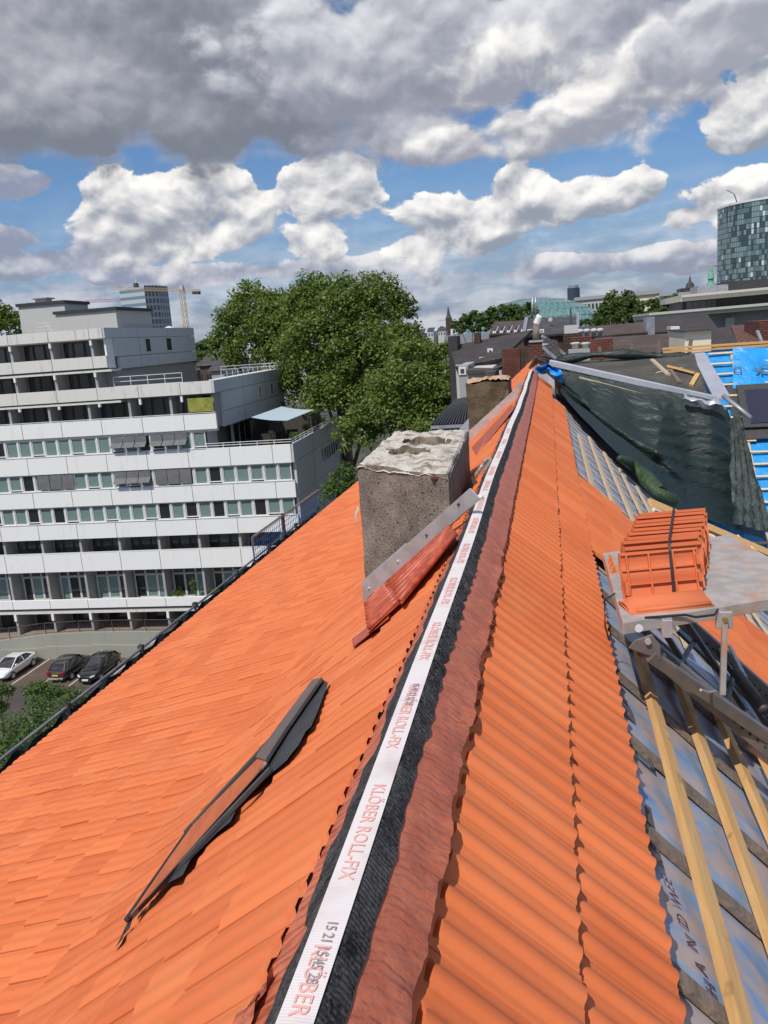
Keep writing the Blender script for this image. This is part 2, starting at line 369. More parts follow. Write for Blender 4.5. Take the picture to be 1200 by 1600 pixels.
M['gutter'] = mat('grey_sheet_metal', rough=.45, metal=.3, build=noisy((.42, .44, .50), (.50, .52, .57), 2))
M['scaf'] = mat('scaffold_tube', rough=.4, metal=.7, build=noisy((.36, .38, .40), (.22, .25, .3), 5))
M['net'] = mat('scaffold_net', (.012, .022, .022), .9)
M['blue_paint'] = mat('blue_clamp', (.02, .09, .28), .5)
M['skin'] = mat('skin', (.5, .32, .24), .6)
M['black_cloth'] = mat('black_clothes', (.012, .012, .014), .9)
M['hair'] = mat('brown_hair', (.05, .025, .012), .7)

# ------------------------------------------------------------------ mesh kit
class MB:
    def __init__(s): s.v = []; s.f = []; s.k = []
    def add(s, vs, fs, k=0):
        o = len(s.v); s.v += [tuple(map(float, p)) for p in vs]; s.f += [tuple(o+i for i in f) for f in fs]; s.k += [k]*len(fs); return s
    def quad(s, a, b, c, d, k=0): return s.add([a, b, c, d], [(0, 1, 2, 3)], k)
    def poly(s, pts, k=0): return s.add(pts, [tuple(range(len(pts)))], k)
    def hexa(s, p, k=0):  # 8 corners: bottom 0-3, top 4-7
        return s.add(p, [(3, 2, 1, 0), (4, 5, 6, 7), (0, 1, 5, 4), (1, 2, 6, 5), (2, 3, 7, 6), (3, 0, 4, 7)], k)
    def box(s, x0, x1, y0, y1, z0, z1, k=0):
        return s.hexa([(x0, y0, z0), (x1, y0, z0), (x1, y1, z0), (x0, y1, z0), (x0, y0, z1), (x1, y0, z1), (x1, y1, z1), (x0, y1, z1)], k)
    def beam(s, a, b, w, h, up=(0, 0, 1), k=0):
        a, b = np.array(a, float), np.array(b, float); d = _u(b-a); r = np.cross(d, up)
        r = _u(r) if np.linalg.norm(r) > 1e-6 else np.array([1., 0, 0]); u = np.cross(r, d)
        q = [a-r*w/2-u*h/2, a+r*w/2-u*h/2, a+r*w/2+u*h/2, a-r*w/2+u*h/2]; e = b-a
        return s.hexa([q[0], q[1], q[1]+e, q[0]+e, q[3], q[2], q[2]+e, q[3]+e], k)
    def tube(s, pts, r, n=8, k=0, cap=True):
        pts = [np.array(p, float) for p in pts]; rs = r if hasattr(r, '__len__') else [r]*len(pts); rings = []
        for i, p in enumerate(pts):
            d = _u(pts[min(i+1, len(pts)-1)]-pts[max(i-1, 0)])
            a = np.cross(d, (0, 0, 1) if abs(d[2]) < .9 else (1, 0, 0)); a = _u(a); b = np.cross(d, a)
            rings.append([p+rs[i]*(math.cos(2*math.pi*j/n)*a+math.sin(2*math.pi*j/n)*b) for j in range(n)])
        fs = [(i*n+j, i*n+(j+1) % n, (i+1)*n+(j+1) % n, (i+1)*n+j) for i in range(len(pts)-1) for j in range(n)]
        if cap: fs += [tuple(reversed(range(n))), tuple(range((len(pts)-1)*n, len(pts)*n))]
        return s.add([q for g in rings for q in g], fs, k)
    def grid(s, P, k=0, close=False):  # P[i][j]
        a, b = len(P), len(P[0])
        return s.add([q for r_ in P for q in r_], [(i*b+j, i*b+(j+1) % b, (i+1)*b+(j+1) % b, (i+1)*b+j) for i in range(a-1) for j in range(b if close else b-1)], k)
    def prism(s, pts, off, k=0):
        n = len(pts); p = [np.array(q, float) for q in pts]; o = np.array(off, float)
        return s.add(p+[q+o for q in p], [tuple(reversed(range(n))), tuple(range(n, 2*n))]+[(i, (i+1) % n, n+(i+1) % n, n+i) for i in range(n)], k)
    def build(s, name, m, parent=None, loc=None, smooth=False, bevel=0, mw=None):
        me = bpy.data.meshes.new(name)
        inv = None
        vs = s.v
        if loc is not None: l = np.array(loc, float); vs = [tuple(np.array(q)-l) for q in s.v]
        me.from_pydata(vs, [], s.f); me.validate()
        for q in (m if isinstance(m, (list, tuple)) else [m]): me.materials.append(M[q] if isinstance(q, str) else q)
        if any(s.k) and len(me.polygons) == len(s.k): me.polygons.foreach_set('material_index', s.k)
        if smooth: me.polygons.foreach_set('use_smooth', [True]*len(me.polygons))
        o = bpy.data.objects.new(name, me); COL.objects.link(o)
        if parent is not None:
            o.parent = parent
            pw = parent['_w'] if '_w' in parent else (0, 0, 0)
            l = np.array(loc if loc is not None else (0, 0, 0), float)-np.array(pw)
            o.location = l; o['_w'] = [float(q) for q in (l+np.array(pw))]
        else:
            l = loc if loc is not None else (0, 0, 0); o.location = l; o['_w'] = [float(q) for q in l]
        if bevel:
            md = o.modifiers.new('bevel', 'BEVEL'); md.width = bevel; md.segments = 2; md.limit_method = 'ANGLE'
        return o
def tag(o, label=None, cat=None, group=None, kind=None):
    for k, v in (('label', label), ('category', cat), ('group', group), ('kind', kind)):
        if v: o[k] = v
    return o
def thing(name, label, cat, loc=(0, 0, 0), group=None):
    o = bpy.data.objects.new(name, None); COL.objects.link(o); o.location = [float(q) for q in loc]
    o['_w'] = [float(q) for q in loc]; o.empty_display_size = .1
    return tag(o, label, cat, group)
def part(o, par): o.parent = par; o.location = Vector(o.location)-Vector(par['_w']); return o
def struct(o): o['kind'] = 'structure'; return o
def kids(o): return [c for c in o.children]
def copy_tree(o, parent=None):
    c = o.copy(); COL.objects.link(c)
    if parent is not None: c.parent = parent
    for ch in kids(o): copy_tree(ch, c)
    return c
def text_mesh(name, body, m, parent, origin, dirx, up, size, label=None, spacing=1.0, thick=.0005):
    cu = bpy.data.curves.new(name, 'FONT'); cu.body = body; cu.size = size; cu.space_character = spacing
    cu.extrude = thick; cu.align_x = 'LEFT'; cu.align_y = 'CENTER'; cu.resolution_u = 3
    tmp = bpy.data.objects.new(name+'_t', cu); COL.objects.link(tmp)
    me = bpy.data.meshes.new_from_object(tmp.evaluated_get(bpy.context.evaluated_depsgraph_get()))
    bpy.data.objects.remove(tmp)
    me.materials.clear(); me.materials.append(M[m])
    dx_, u_ = Vector(dirx).normalized(), Vector(up).normalized(); n_ = dx_.cross(u_)
    A = Matrix([[dx_[i], u_[i], n_[i], origin[i]] for i in range(3)]+[[0, 0, 0, 1]])
    me.transform(A)
    o = bpy.data.objects.new(name, me); COL.objects.link(o); o.parent = parent
    o.location = -Vector(parent['_w']); o['_w'] = [0, 0, 0]
    return o

def slab(name, m, par, o, ex, ey, w, h, th=.12, poly=None, label=None):
    """flat slab in its own x/y frame (roof plane, wall): local x along ex, y along ey"""
    ex, ey = _u(np.array(ex, float)), np.array(ey, float); n = _u(np.cross(ex, ey)); ey = np.cross(n, ex)
    pts = poly or [(0, 0), (w, 0), (w, h), (0, h)]
    b = MB().prism([(x, y, -th) for x, y in pts], (0, 0, th))
    ob = b.build(name, m); o = np.array(o, float)
    pw = np.array(par['_w']) if par is not None else np.zeros(3)
    ob.parent = par; l = o-pw
    ob.matrix_local = Matrix([[ex[i], ey[i], n[i], l[i]] for i in range(3)]+[[0, 0, 0, 1]])
    ob['_w'] = [float(q) for q in o]
    if label: ob['label'] = label
    return ob

# ------------------------------------------------------------------ the roof we stand on
RT = R(44); RC, RS = math.cos(RT), math.sin(RT)
RP0 = np.array([.0199, 0, -1.45]); RN = np.array([RS, 0, RC])          # right slope, tile surface
def rp(s, y, h=0.0): return np.array([RP0[0]+s*RC+h*RS, y, RP0[2]-s*RS+h*RC])
def rpix(px, py, h=0.0):                                                # pixel -> (s, y) on the right slope raised by h
    p = at_pl(px, py, RP0+RN*h, RN); q = p-RP0-RN*h
    return q[0]*RC-q[2]*RS, p[1]
# left slope: 41.5 deg, kinks to 21 deg, as a curve s -> (x, z, normal)
LT1, LT2 = R(41.0), R(21.0)
L0 = np.array([-.515, -1.105]); SK = 1.86
def lprof(s):
    a = .30; s1, s2 = SK-a/2, SK+a/2
    d1, d2 = np.array([-math.cos(LT1), -math.sin(LT1)]), np.array([-math.cos(LT2), -math.sin(LT2)])
    if s <= s1: p, th = L0+d1*s, LT1
    elif s >= s2: p, th = L0+d1*SK+d2*(s-SK), LT2
    else:
        u = (s-s1)/a; p = (1-u)**2*(L0+d1*s1)+2*u*(1-u)*(L0+d1*SK)+u*u*(L0+d2*(s2-SK)+d1*SK) if False else (1-u)**2*(L0+d1*s1)+2*u*(1-u)*(L0+d1*SK)+u*u*(L0+d1*SK+d2*(s2-SK))
        th = LT1+(LT2-LT1)*u
    return p[0], p[1], -math.sin(th), math.cos(th)
def lp(s, y, h=0.0): x, z, nx, nz = lprof(s); return np.array([x+nx*h, y, z+nz*h])
LEAVE = 4.75

house = thing('tiled_house', 'long house with new orange clay tiles on both slopes, seen from its open ridge', 'house', (-.42, 10, -25))

def prof(a):
    # one roll: steep on the near flank, soft on the far one, with a fine rib in the pan
    if a < .20: r = 0.0
    elif a < .40: r = .5-.5*math.cos((a-.20)/.20*math.pi)
    elif a < .54: r = 1.0
    elif a < .86: r = .5+.5*math.cos((a-.54)/.32*math.pi)
    else: r = 0.0
    return r+(.16 if .06 < a < .13 else 0)
def tile_strip(B, P, s_nose, y0, y1, W, L, top=False, roll=.016, nose=.046, head=.014, th=.012, ny0=24, shift=0.0, gap=.004, lugs=False, flip=1):
    """one course of interlocking tiles; every tile is a sheet of its own with turned-down rims"""
    n = int(math.ceil((y1-y0)/W))+1
    base = math.floor(y0/W)*W+shift*W
    for i in range(n+1):
        ya = base+i*W
        if ya < y0-W*.3 or ya+W > y1+W*.3: continue
        dh = rng.normal(0, .0016); tilt = rng.normal(0, .0018); dy = rng.normal(0, .0008); ds = rng.normal(0, .0025)
        far = ya > 9
        us = [0, .05, .085, .096, .108, .15, .5, 1.0] if top else [0.12, .195, .225, .26, .5, 1.0]
        far = ya > 9
        ny = ny0 if ya < 8 else max(8, ny0//2)
        if far and not top: us = [.12, 1.0]
        rows = []
        for u in us:
            row = []
            hb = head+(nose-head)*u
            for k, v in enumerate([q/ny for q in range(ny+1)]):
                # two soft rolls per tile, flat pan between
                a = (v*2) % 1.0
                r_ = roll*prof(a)
                if not top and not far: r_ = r_*(.25 if u < .22 else (.6 if u < .24 else 1.0))-(.007 if u < .22 else 0)
                if top and u < .105: r_ *= (0.0 if u < .086 else (-.9 if u < .098 else 1.0))
                if top and u < .03 : r_ = .010 if abs(a-.5) < .2 else 0
                e = 0.0
                hh = hb+r_+dh+tilt*(v-.5)+.003*math.sin(v*math.pi)
                g = gap*(.3+.7*u)/W
                yy = ya+dy+W*(g/2+v*(1-g))
                row.append(P(s_nose-L*(1-u)+ds, yy, hh))
            g = gap*(.3+.7*u)/W
            ye0, ye1 = ya+dy+W*g/2, ya+dy+W*(1-g/2)
            row = [P(s_nose-L*(1-u)+ds, ye0, hb-.022)]+row+[P(s_nose-L*(1-u)+ds, ye1, hb-.022)]
            rows.append(row)
        # nose face and underside lip
        last = rows[-1]; lip = [P(s_nose+ds, p[1], 0) for p in last]
        lo = []
        for k, p in enumerate(last):
            q = P(s_nose+ds-.002, p[1], nose-th+(roll*.7*prof(((k-1)/ny*2) % 1) if 0 < k < len(last)-1 else 0)-.0)
            lo.append(q)
        rows.append(lo)
        rows.append([P(s_nose+ds-.09, p[1], nose-th-.004) for p in last])
        B.grid(rows)
    return B

# right slope: course k noses at s = k*.34 ; rows reach along the ridge as the photograph shows
TW, TE, TL = .2365, .34, .42
def rpt(s, y, h=0.0): return rp(s, y, h-.036)
B = MB()
rows_r = [(0.0, .55, 20.6, True), (.34, .7, 17.6, False), (.68, 6.3, 9.75, False), (1.02, 6.3, 9.75, False)]
rows_r += [(1.02+.34*k, 6.35+.12*k, 9.75+.03*k, False) for k in range(1, 8)]
for k, (s, a, b_, top) in enumerate(rows_r):
    if s == .34: tile_strip(B, rpt, s, a, b_, TW, TL, top, nose=.046, head=.008, shift=.5, roll=.0135, gap=.006)
    else: tile_strip(B, rpt, s, a, b_, TW, TL, top, shift=.5*(k % 2), roll=.0135, gap=.006, nose=.050 if k == 0 else .046)
tr = B.build('roof_tiles', 'tile', house, smooth=True); tr['label'] = 'orange interlocking tiles on the slope facing the construction side'
# left slope
LW, LE, LL = .168, .2545, .32
B = MB(); k = 0; s = LL-.0
while s < LEAVE+.05:
    y1 = 19.6 if s > 2.2 else 29.5
    tile_strip(B, lp, s, .45 if s < 2.0 else .9, y1, LW, LL, k == 0, roll=.0045, nose=.034, head=.006, th=.010, ny0=12, shift=.5*(k % 2), gap=.0125)
    s += LE; k += 1
tlft = B.build('roof_tiles', 'tile', house, smooth=True); tlft['label'] = 'flat orange tiles with staggered joints on the long slope towards the car park'
for o_ in (tr, tlft):
    md = o_.modifiers.new('edge', 'EDGE_SPLIT'); md.split_angle = R(38)
# walls, gables, deck below the tiles
B = MB()
xe, ze = lprof(LEAVE-.25)[:2]
prof = [(-4.3, -25), (-4.3, ze-.3)]+[(lprof(s_)[0], lprof(s_)[1]-.16) for s_ in np.linspace(LEAVE-.35, .1, 14)]+[(-.42, -1.22)]+[(rp(s_, 0, -.22)[0], rp(s_, 0, -.22)[2]) for s_ in (.1, 3, 6.0)]+[(4.2, -25)]
B.prism([(x, -2.0, z) for x, z in prof], (0, 22.0, 0))
prof2 = [(-1.95, -25), (-1.95, -2.6)]+[(lprof(s_)[0], lprof(s_)[1]-.16) for s_ in (1.7, 1.0, .1)]+[(-.42, -1.22)]+[(rp(s_, 0, -.22)[0], rp(s_, 0, -.22)[2]) for s_ in (.1, 3, 6.0)]+[(4.2, -25)]
B.prism([(x, 20.0, z) for x, z in prof2], (0, 9.6, 0))
B.build('wall', 'offwhite', house)
# membrane on the right slope, softly sagging between the rafters
P = []
for s_ in np.linspace(-.25, 6.2, 60):
    P.append([rp(s_, y, -.105+.012*math.sin(y*2*math.pi/.72)+.004*math.sin(s_*9+y*3)+rng.normal(0, .0012)) for y in np.linspace(-1.5, 23, 220)])
B = MB().grid(P); mb_ = B.build('underlay', 'membrane', house, smooth=True); mb_['label'] = 'blue roofing membrane dulled by orange clay dust'
# counter battens down the slope every 0.72 m, then tiling battens along the roof
cyl = [-.02+.72*i for i in range(1, 32)]
for i, y in enumerate(cyl):
    yy = y+random.uniform(-.02, .02)
    B = MB().beam(rp(-.2, yy, -.084 if y < 6 else -.094), rp(6.1, yy+random.uniform(-.03, .03), -.084 if y < 6 else -.094), .052 if y < 6 else .042, .030 if y < 6 else .012, RN)
    B.build('counter_batten', 'pine_grey' if y < 6 else 'pine_dust', house)
for i in range(17):
    s_ = .345+.333*i
    m_ = 'pine' if i > 0 else 'pine'
    segs = [(-1.2, 4.9), (4.93, 10.2), (10.24, 17.9)] if i < 5 else [(-1.2, 4.0), (4.04, 10.1), (10.15, 17.0-.3*i)]
    if i < 4: ends = [1.0, 1.0, 0]
    for j, (ya, yb) in enumerate(segs):
        if i in (1, 2, 3) and j == 0: yb = [0, 4.95, 5.0, 5.05][i]
        if i in (1, 2, 3) and j == 1: ya = 6.1
        if i == 1 and j == 2: yb = 15.2
        if j == 2 and i > 1: yb = min(yb, 17.6-.55*i)
        mt = 'pine' if j < 1 else 'pine_dust'
        o = MB().beam(rp(s_, ya, -.048), rp(s_+random.uniform(-.006, .006), yb, -.045), .062, .038, RN).build('batten', mt, house)
# writing on the membrane
ups = -np.array([RC, 0, -RS])
pos = [(680, 1340), (610, 1190), (545, 1020), (480, 860), (430, 710), (370, 560), (310, 430), (265, 330)]
for ch, (zx, zy) in zip('HANDWERK', pos):
    s_, y = rpix(960+zx/4.571, 1250+zy/4.571, -.088)
    text_mesh('handwritten_letter', ch, 'ink_marker', house, rp(s_, y-.03, -.084), (0, 1, 0), ups, .068)
for body, px, py, sz in (('DE', 1008, 1330, .34), ('L', 1000, 1180, .34), ('D', 972, 1110, .34)):
    s_, y = rpix(px, py, -.088)
    text_mesh('printed_letters', body, 'ink_grey', house, rp(s_-.02, y-.05, -.087), (0, 1, 0), ups, sz)

# ridge roll: white strip, pleated black fleece, red corrugated flanges
ys = np.arange(.5, 20.4, .022)
def wob(y): return .010*math.sin(y*.55+1)+.004*math.sin(y*1.9)
def jag(y, f, a, ph=0): return a*(.6*math.sin(y*f+ph)+.4*math.sin(y*f*2.3+ph*2)+.3*math.sin(y*f*5.1+ph))
def lev(y):   # the ridge seen in the photograph dips a little with distance
    return 0.0
P = []
for y in ys:
    w = wob(y); j1, j2 = jag(y, 7, .008), jag(y, 11, .006, 2)
    f = 1.0
    P.append([(-.503+w+j1, y, -1.079), (-.489+w+j1*.6, y, -1.062+j2*.4), (-.474+w, y, -1.040), (-.458+w, y, -1.022), (-.452+w, y, -1.018), (-.425+w, y, -1.0165), (-.398+w, y, -1.018), (-.392+w, y, -1.022), (-.384+w, y, -1.033), (-.374+w, y, -1.047+j2*.5), (-.361+w+jag(y, 9, .006, 1)*.7, y, -1.066+j2*.2)])
# crumpled pleats in the right half of the fleece
for i, y in enumerate(ys):
    a_ = math.sin(math.pi*min(1, max(0, (y-1.45)/3.2)))+.12
    for q in (7, 8, 9, 10):
        x_, y_, z_ = P[i][q]; ph = random.uniform(-.7, .7)
        P[i][q] = (x_+.004*a_*math.sin(i*1.3+q), y_, z_+a_*(.013 if q in (8, 9) else .006)*(math.sin(i*math.pi*.62+ph)+.5*random.uniform(-1, 1)))
fl = MB().grid(P)
ridge = thing('ridge_roll', 'long black and white ventilation roll stretched along the bare ridge', 'ridge roll', (-.42, .6, -1.03))
fl.build('fleece', 'fleece', ridge, smooth=True)
B = MB().grid([[(-.4545+wob(y), y, -1.0150), (-.425+wob(y), y, -1.0135), (-.3955+wob(y), y, -1.0150)] for y in ys]); B.build('white_strip', 'tape', ridge, smooth=True)
fine_y = np.arange(.5, 20.4, .018)
def flange(side):
    P = []
    for y in fine_y:
        w = wob(y); amp = 1.0 if y < 4.4 else .25
        cor = (.0030*math.sin(y*2*math.pi/.055)+.0012*random.uniform(-1, 1))*amp; tear = ((y/.135+.3*math.sin(y*3)) % 1.0)
        if side > 0:
            lift = (.016*tear**3+.006*max(0, math.sin(y*17+1)))*amp
            e = -.268+w*.3+jag(y, 8.5, .010)*amp+(.004*((y*43) % 1))
            P.append([(-.378+w, y, -1.062), (-.335+w, y, -1.090+cor*.6), (-.303+w*.6, y, -1.124+cor), (-.289+w*.5+.004*tear, y, -1.140+cor+lift*.6), (e, y, -1.158+cor+lift*.6)])
        else:
            e = -.528+w*.3-jag(y, 9.5, .011, 3)*1.0
            P.append([(e, y, -1.103-.0+(e+.528)*.9+cor*.5), (-.512+w*.5, y, -1.090+cor), (-.498+w, y, -1.078+cor*.5), (-.482+w, y, -1.062)])
    return MB().grid(P)
o = flange(1).build('flange', 'flange', ridge, smooth=True); o['label'] = 'wide corrugated red flange on the side of the exposed battens'
o = flange(-1).build('flange', 'flange', ridge, smooth=True); o['label'] = 'narrow red flange over the flat tiles'
# loose torn corner of the flange at the near end
B = MB(); P = []
for i in range(9):
    u = i/8; P.append([(-.50-.055*math.sin(math.pi*min(1, u*1.1))*k_/4-.01, 1.02+.17*u+.006*math.sin(i*2.4), -1.075-.045*k_/4+.012*math.sin(i*1.9+k_)) for k_ in range(5)])
B.grid(P).build('flange_corner', 'flange', ridge, smooth=True)
# printing on the strip (runs towards the viewer)
for (y, body, m_, sz) in ((1.705, 'KLÖBER ROLL-FIX', 'ink_red', .043), (2.265, '15KLÖBER ROLL-FIX', 'ink_red', .043), (2.80, 'KLÖBER ROLL-FIX', 'ink_red', .043), (3.35, 'KLÖBER ROLL-FIX', 'ink_red', .043), (3.92, 'KLÖBER ROLL-FIX', 'ink_red', .043), (4.48, 'KLÖBER ROLL-FIX', 'ink_red', .043), (1.185, 'KLÖBER ROLL-FIX', 'ink_red', .043), (5.05, 'KLÖBER ROLL-FIX', 'ink_red', .043), (5.62, 'KLÖBER ROLL-FIX', 'ink_red', .043), (6.2, 'KLÖBER ROLL-FIX', 'ink_red', .043), (7.0, 'KLÖBER ROLL-FIX', 'ink_red', .043), (7.8, 'KLÖBER ROLL-FIX', 'ink_red', .043), (8.6, 'KLÖBER ROLL-FIX', 'ink_red', .043)):
    text_mesh('printed_words', body, m_, ridge, (-.425+wob(y-.15), y, -1.0122), (0, -1, 0), (1, 0, 0), sz)
for y, body in ((1.245, '15 21 15:45 28'), (2.27, '15.45 22 52 28')):
    text_mesh('printed_stamp', body, 'ink_black', ridge, (-.425+wob(y-.1)+.004, y, -1.0116), (0, -1, 0), (1, 0, 0), .028, spacing=.9)

# hip tiles at the far end of the ridge
B = MB()
for i in range(7):
    y = 20.6+i*.38; B.tube([(-.42, y, -1.13), (-.42, y+.44, -1.10)], [.14, .12], 10)
B.build('ridge_cap', 'clay', house, smooth=True)
# grey verge along the far part of the left slope
B = MB().beam(lp(1.95, 19.2, .05), lp(1.95, 29.6, .05), .24, .10).beam(lp(1.62, 19.2, .03), lp(1.62, 29.6, .03), .06, .05)
B.build('verge', 'zinc', house)

M['flue_lining'] = mat('flue_lining', rough=.95, build=noisy((.24, .19, .14), (.09, .07, .05), 9, bmp=.8, bs=30, bd=.02))
# ------------------------------------------------------------------ chimneys
def rough_block(corners, zb, zt, nz=9, nu=7, amp=.006, seed=1):
    """four-sided stack as one rough mesh; corners counter-clockwise, zb/zt per corner"""
    g = np.random.default_rng(seed); rings = []
    ring0 = []
    n = len(corners)
    for i in range(n):
        a, b = np.array(corners[i]), np.array(corners[(i+1) % n])
        for j in range(nu):
            u = j/nu; ring0.append((a+(b-a)*u, zb[i]+(zb[(i+1) % n]-zb[i])*u, zt[i]+(zt[(i+1) % n]-zt[i])*u))
    cen = sum(np.array(c) for c in corners)/n
    for k in range(nz+1):
        r_ = []
        for p, b0, t0 in ring0:
            d = _u(np.append(p-cen, 0))[:2]*g.normal(0, amp); z = b0+(t0-b0)*k/nz
            if k == nz: z += g.normal(0, amp*1.6)
            r_.append((p[0]+d[0], p[1]+d[1], z))
        rings.append(r_)
    return rings, ring0
c1c = [(-1.315, 5.48), (-.625, 4.95), (-.715, 7.25), (-1.40, 7.35)]
ch1 = thing('chimney', 'broad rough concrete chimney stub with white crumbling top and two open flues', 'chimney', (-1.03, 6.3, -2.0))
rings, _ = rough_block(c1c, [-2.6, -1.9, -1.9, -2.6], [-.835, -.848, -.858, -.875], 12, 9, .005, 3)
MB().grid(rings, close=True).build('shaft', 'concrete_old', ch1)
def bump_top(c, z, holes, par, m_, amp=.02, seed=2, n=34):
    g = np.random.default_rng(seed); A, B_, C_, D = [np.array(q) for q in c]; nz_ = g.normal(0, 1, (n+1, n+1))
    for _ in range(2): nz_ = (nz_+np.roll(nz_, 1, 0)+np.roll(nz_, -1, 0)+np.roll(nz_, 1, 1)+np.roll(nz_, -1, 1))/5
    P = []
    for i in range(n+1):
        r_ = []
        for j in range(n+1):
            u, v = i/n, j/n; p = (A*(1-u)+B_*u)*(1-v)+(D*(1-u)+C_*u)*v
            h = z+amp*nz_[i, j]*1.6
            for (hu, hv, ru, rv, dep) in holes:
                q = ((u-hu)/ru)**2+((v-hv)/rv)**2+.25*nz_[i, j]
                if q < 1: h -= dep*min(1, (1-q)*4)
            if i in (0, n) or j in (0, n): h -= .025
            r_.append((p[0], p[1], h))
        P.append(r_)
    b = MB().grid(P); b.k = [1 if min(b.v[i][2] for i in f) < z-max(.035, amp*2.2) and all(abs(b.v[i][2]-z) < 9 for i in f) and not any((i % (n+1)) in (0, n) or i//(n+1) in (0, n) for i in f) else 0 for f in b.f]
    return b.build('crown', [M[m_], M['flue_lining']], par, smooth=False)
bump_top([(-1.32, 5.475), (-.62, 4.94), (-.71, 7.26), (-1.405, 7.36)], -.838, [(.42, .38, .27, .085, .12), (.55, .66, .28, .09, .12)], ch1, 'mortar', .014)
bump_top([(-1.27, 5.65), (-.70, 5.3), (-.76, 7.0), (-1.34, 7.1)], -.93, [], ch1, 'hole', .01).name = 'flue'
# broken brick edge
B = MB().box(-.74, -.66, 5.0, 5.1, -.885, -.858); B.build('brick_bit', 'brick', ch1, bevel=.004)
# plaster piece and cloth scrap on the side
P = [[(-1.34-.03*math.sin(i*.9)-.05*u, 5.55+.16*u, -1.16-.05*i-.02*u) for u in (0, .5, 1)] for i in range(6)]
tag(MB().grid(P).build('cloth_scrap', mat('pale_green_cloth', (.55, .62, .48), .8), None, loc=None, smooth=True), 'pale green cloth scrap caught on the left side of the broad chimney', 'scrap')
# face flashings: straight aluminium strips fixed to the front, following the slope
def strip(par, pts, m_='alu', th=.006, name='flashing_strip', off=(0, -.012, 0)):
    p = [np.array(q)+np.array(off) for q in pts]
    n_ = _u(np.cross(p[1]-p[0], p[3]-p[0])); n_ = n_ if n_[1] < 0 else -n_
    return MB().prism([q-n_*th for q in p], n_*th*2).build(name, m_, par, bevel=.002)
nF = _u(np.array([-(4.95-5.48), (-.625+1.315), 0])); nF = nF if nF[1] < 0 else -nF
pF = np.array([-1.315, 5.48, 0])+nF*.02
def f1(px, py, d=0.0): return at_pl(px, py, pF+nF*d, nF)
st = strip(ch1, [f1(567, 911, .16), f1(735, 762, .16), f1(751, 779, .16), f1(568, 940, .16)])
B = MB().prism([f1(568, 907, .14), f1(636, 848, .14), f1(638, 856, .14), f1(570, 914, .14)], nF*.012); B.build('sealant', 'gutter', ch1)
for (px, py) in ((577, 919), (622, 877), (667, 836), (717, 788)):
    c = f1(px, py, .175); MB().tube([c, c+nF*.014], [.011, .005], 8).build('screw', 'alu' if px < 640 else 'steel_dark', st)
# pleated red lead under the strip
def pleats(par, P0_, P1_, P2_, P3_, n=9, amp=.02, name='pleated_flashing'):
    rows = []
    for i in range(n*4+1):
        u = i/(n*4); a = P0_*(1-u)+P3_*u; b = P1_*(1-u)+P2_*u; k = amp*math.sin(i*math.pi/2)
        rows.append([a+(b-a)*v+np.array([0, 0, k]) for v in (0, .25, .5, .75, 1)])
    b = MB().grid(rows)
    for i in range(n):   # raised beads between the folds
        u = (i+.5)/n; a = P0_*(1-u)+P3_*u; c = P1_*(1-u)+P2_*u
        b.tube([a+(c-a)*v+np.array([0, 0, amp*.6+.0015*math.sin(v*9+i)]) for v in (0, .2, .4, .6, .8, 1)], amp*1.15, 8)
    return b.build(name, 'lead_red', par, smooth=True)
up_ = lambda px, py, h: at_pl(px, py, np.array([L0[0], 0, L0[1]])+np.array([-math.sin(LT1), 0, math.cos(LT1)])*h, np.array([-math.sin(LT1), 0, math.cos(LT1)]))
pleats(ch1, up_(600, 915, .056), up_(703, 824, .056), up_(712, 838, .056), up_(628, 943, .056), 7, .013)
pleats(ch1, up_(570, 945, .058), up_(605, 911, .058), up_(626, 941, .058), up_(576, 988, .058), 8, .013)
MB().prism([up_(574, 982, .045), up_(617, 936, .045), up_(607, 967, .045), up_(552, 1012, .045), up_(550, 1000, .045)], (0, 0, .006)).build('apron', 'lead_red', ch1)
# lap of the flashing on the ridge side
strip(ch1, [at_y(742, 741, 6.6), at_y(765, 714, 6.6), at_y(775, 722, 6.6), at_y(752, 752, 6.6)], 'alu', name='flashing_end')
MB().tube([at_y(737, 752, 6.5), at_y(762, 716, 6.5)], .02, 6).build('mortar_fillet', 'mortar', ch1)
MB().prism([at_y(722, 768, 6.2), at_y(737, 745, 6.2), at_y(748, 757, 6.2), at_y(730, 780, 6.2)], (0, .05, 0)).build('lead_patch', 'steel_dark', ch1)
# small white bracket with its black cable tie on the ridge
B = MB().tube([(-.475, 5.02, -1.02), (-.45, 5.0, -1.0), (-.43, 4.98, -1.0)], .016, 8); tag(B.build('cable_clip', 'white', None, smooth=True), 'small pale cable clip lying on the ridge strip', 'clip')

y2 = 13.6
a, b = at_y(729, 598, y2), at_y(793, 588, y2)
c2c = [(a[0], y2), (b[0]+.02, y2), (b[0]+.02, y2+.75), (a[0], y2+.75)]
ch2 = thing('chimney', 'mossy concrete chimney stub with broken tan top farther along the ridge', 'chimney', (a[0]+.3, y2+.4, -2.0))
zt2 = a[2]
rings, _ = rough_block(c2c, [-2.6, -1.9, -1.9, -2.6], [zt2-.03, zt2, zt2, zt2-.03], 8, 6, .012, 8)
conc2 = mat('mossy_concrete', rough=.95, build=noisy((.13, .11, .075), (.075, .065, .035), 5, bmp=.8, bs=22, bd=.02))
MB().grid(rings, close=True).build('shaft', conc2, ch2)
bump_top(c2c, zt2+.04, [(.35, .5, .3, .2, .08)], ch2, 'mortar_tan', .03, 5, 16)
y2s = y2-.04
strip(ch2, [at_y(733, 673, y2s), at_y(806, 607, y2s), at_y(811, 623, y2s), at_y(734, 690, y2s)])
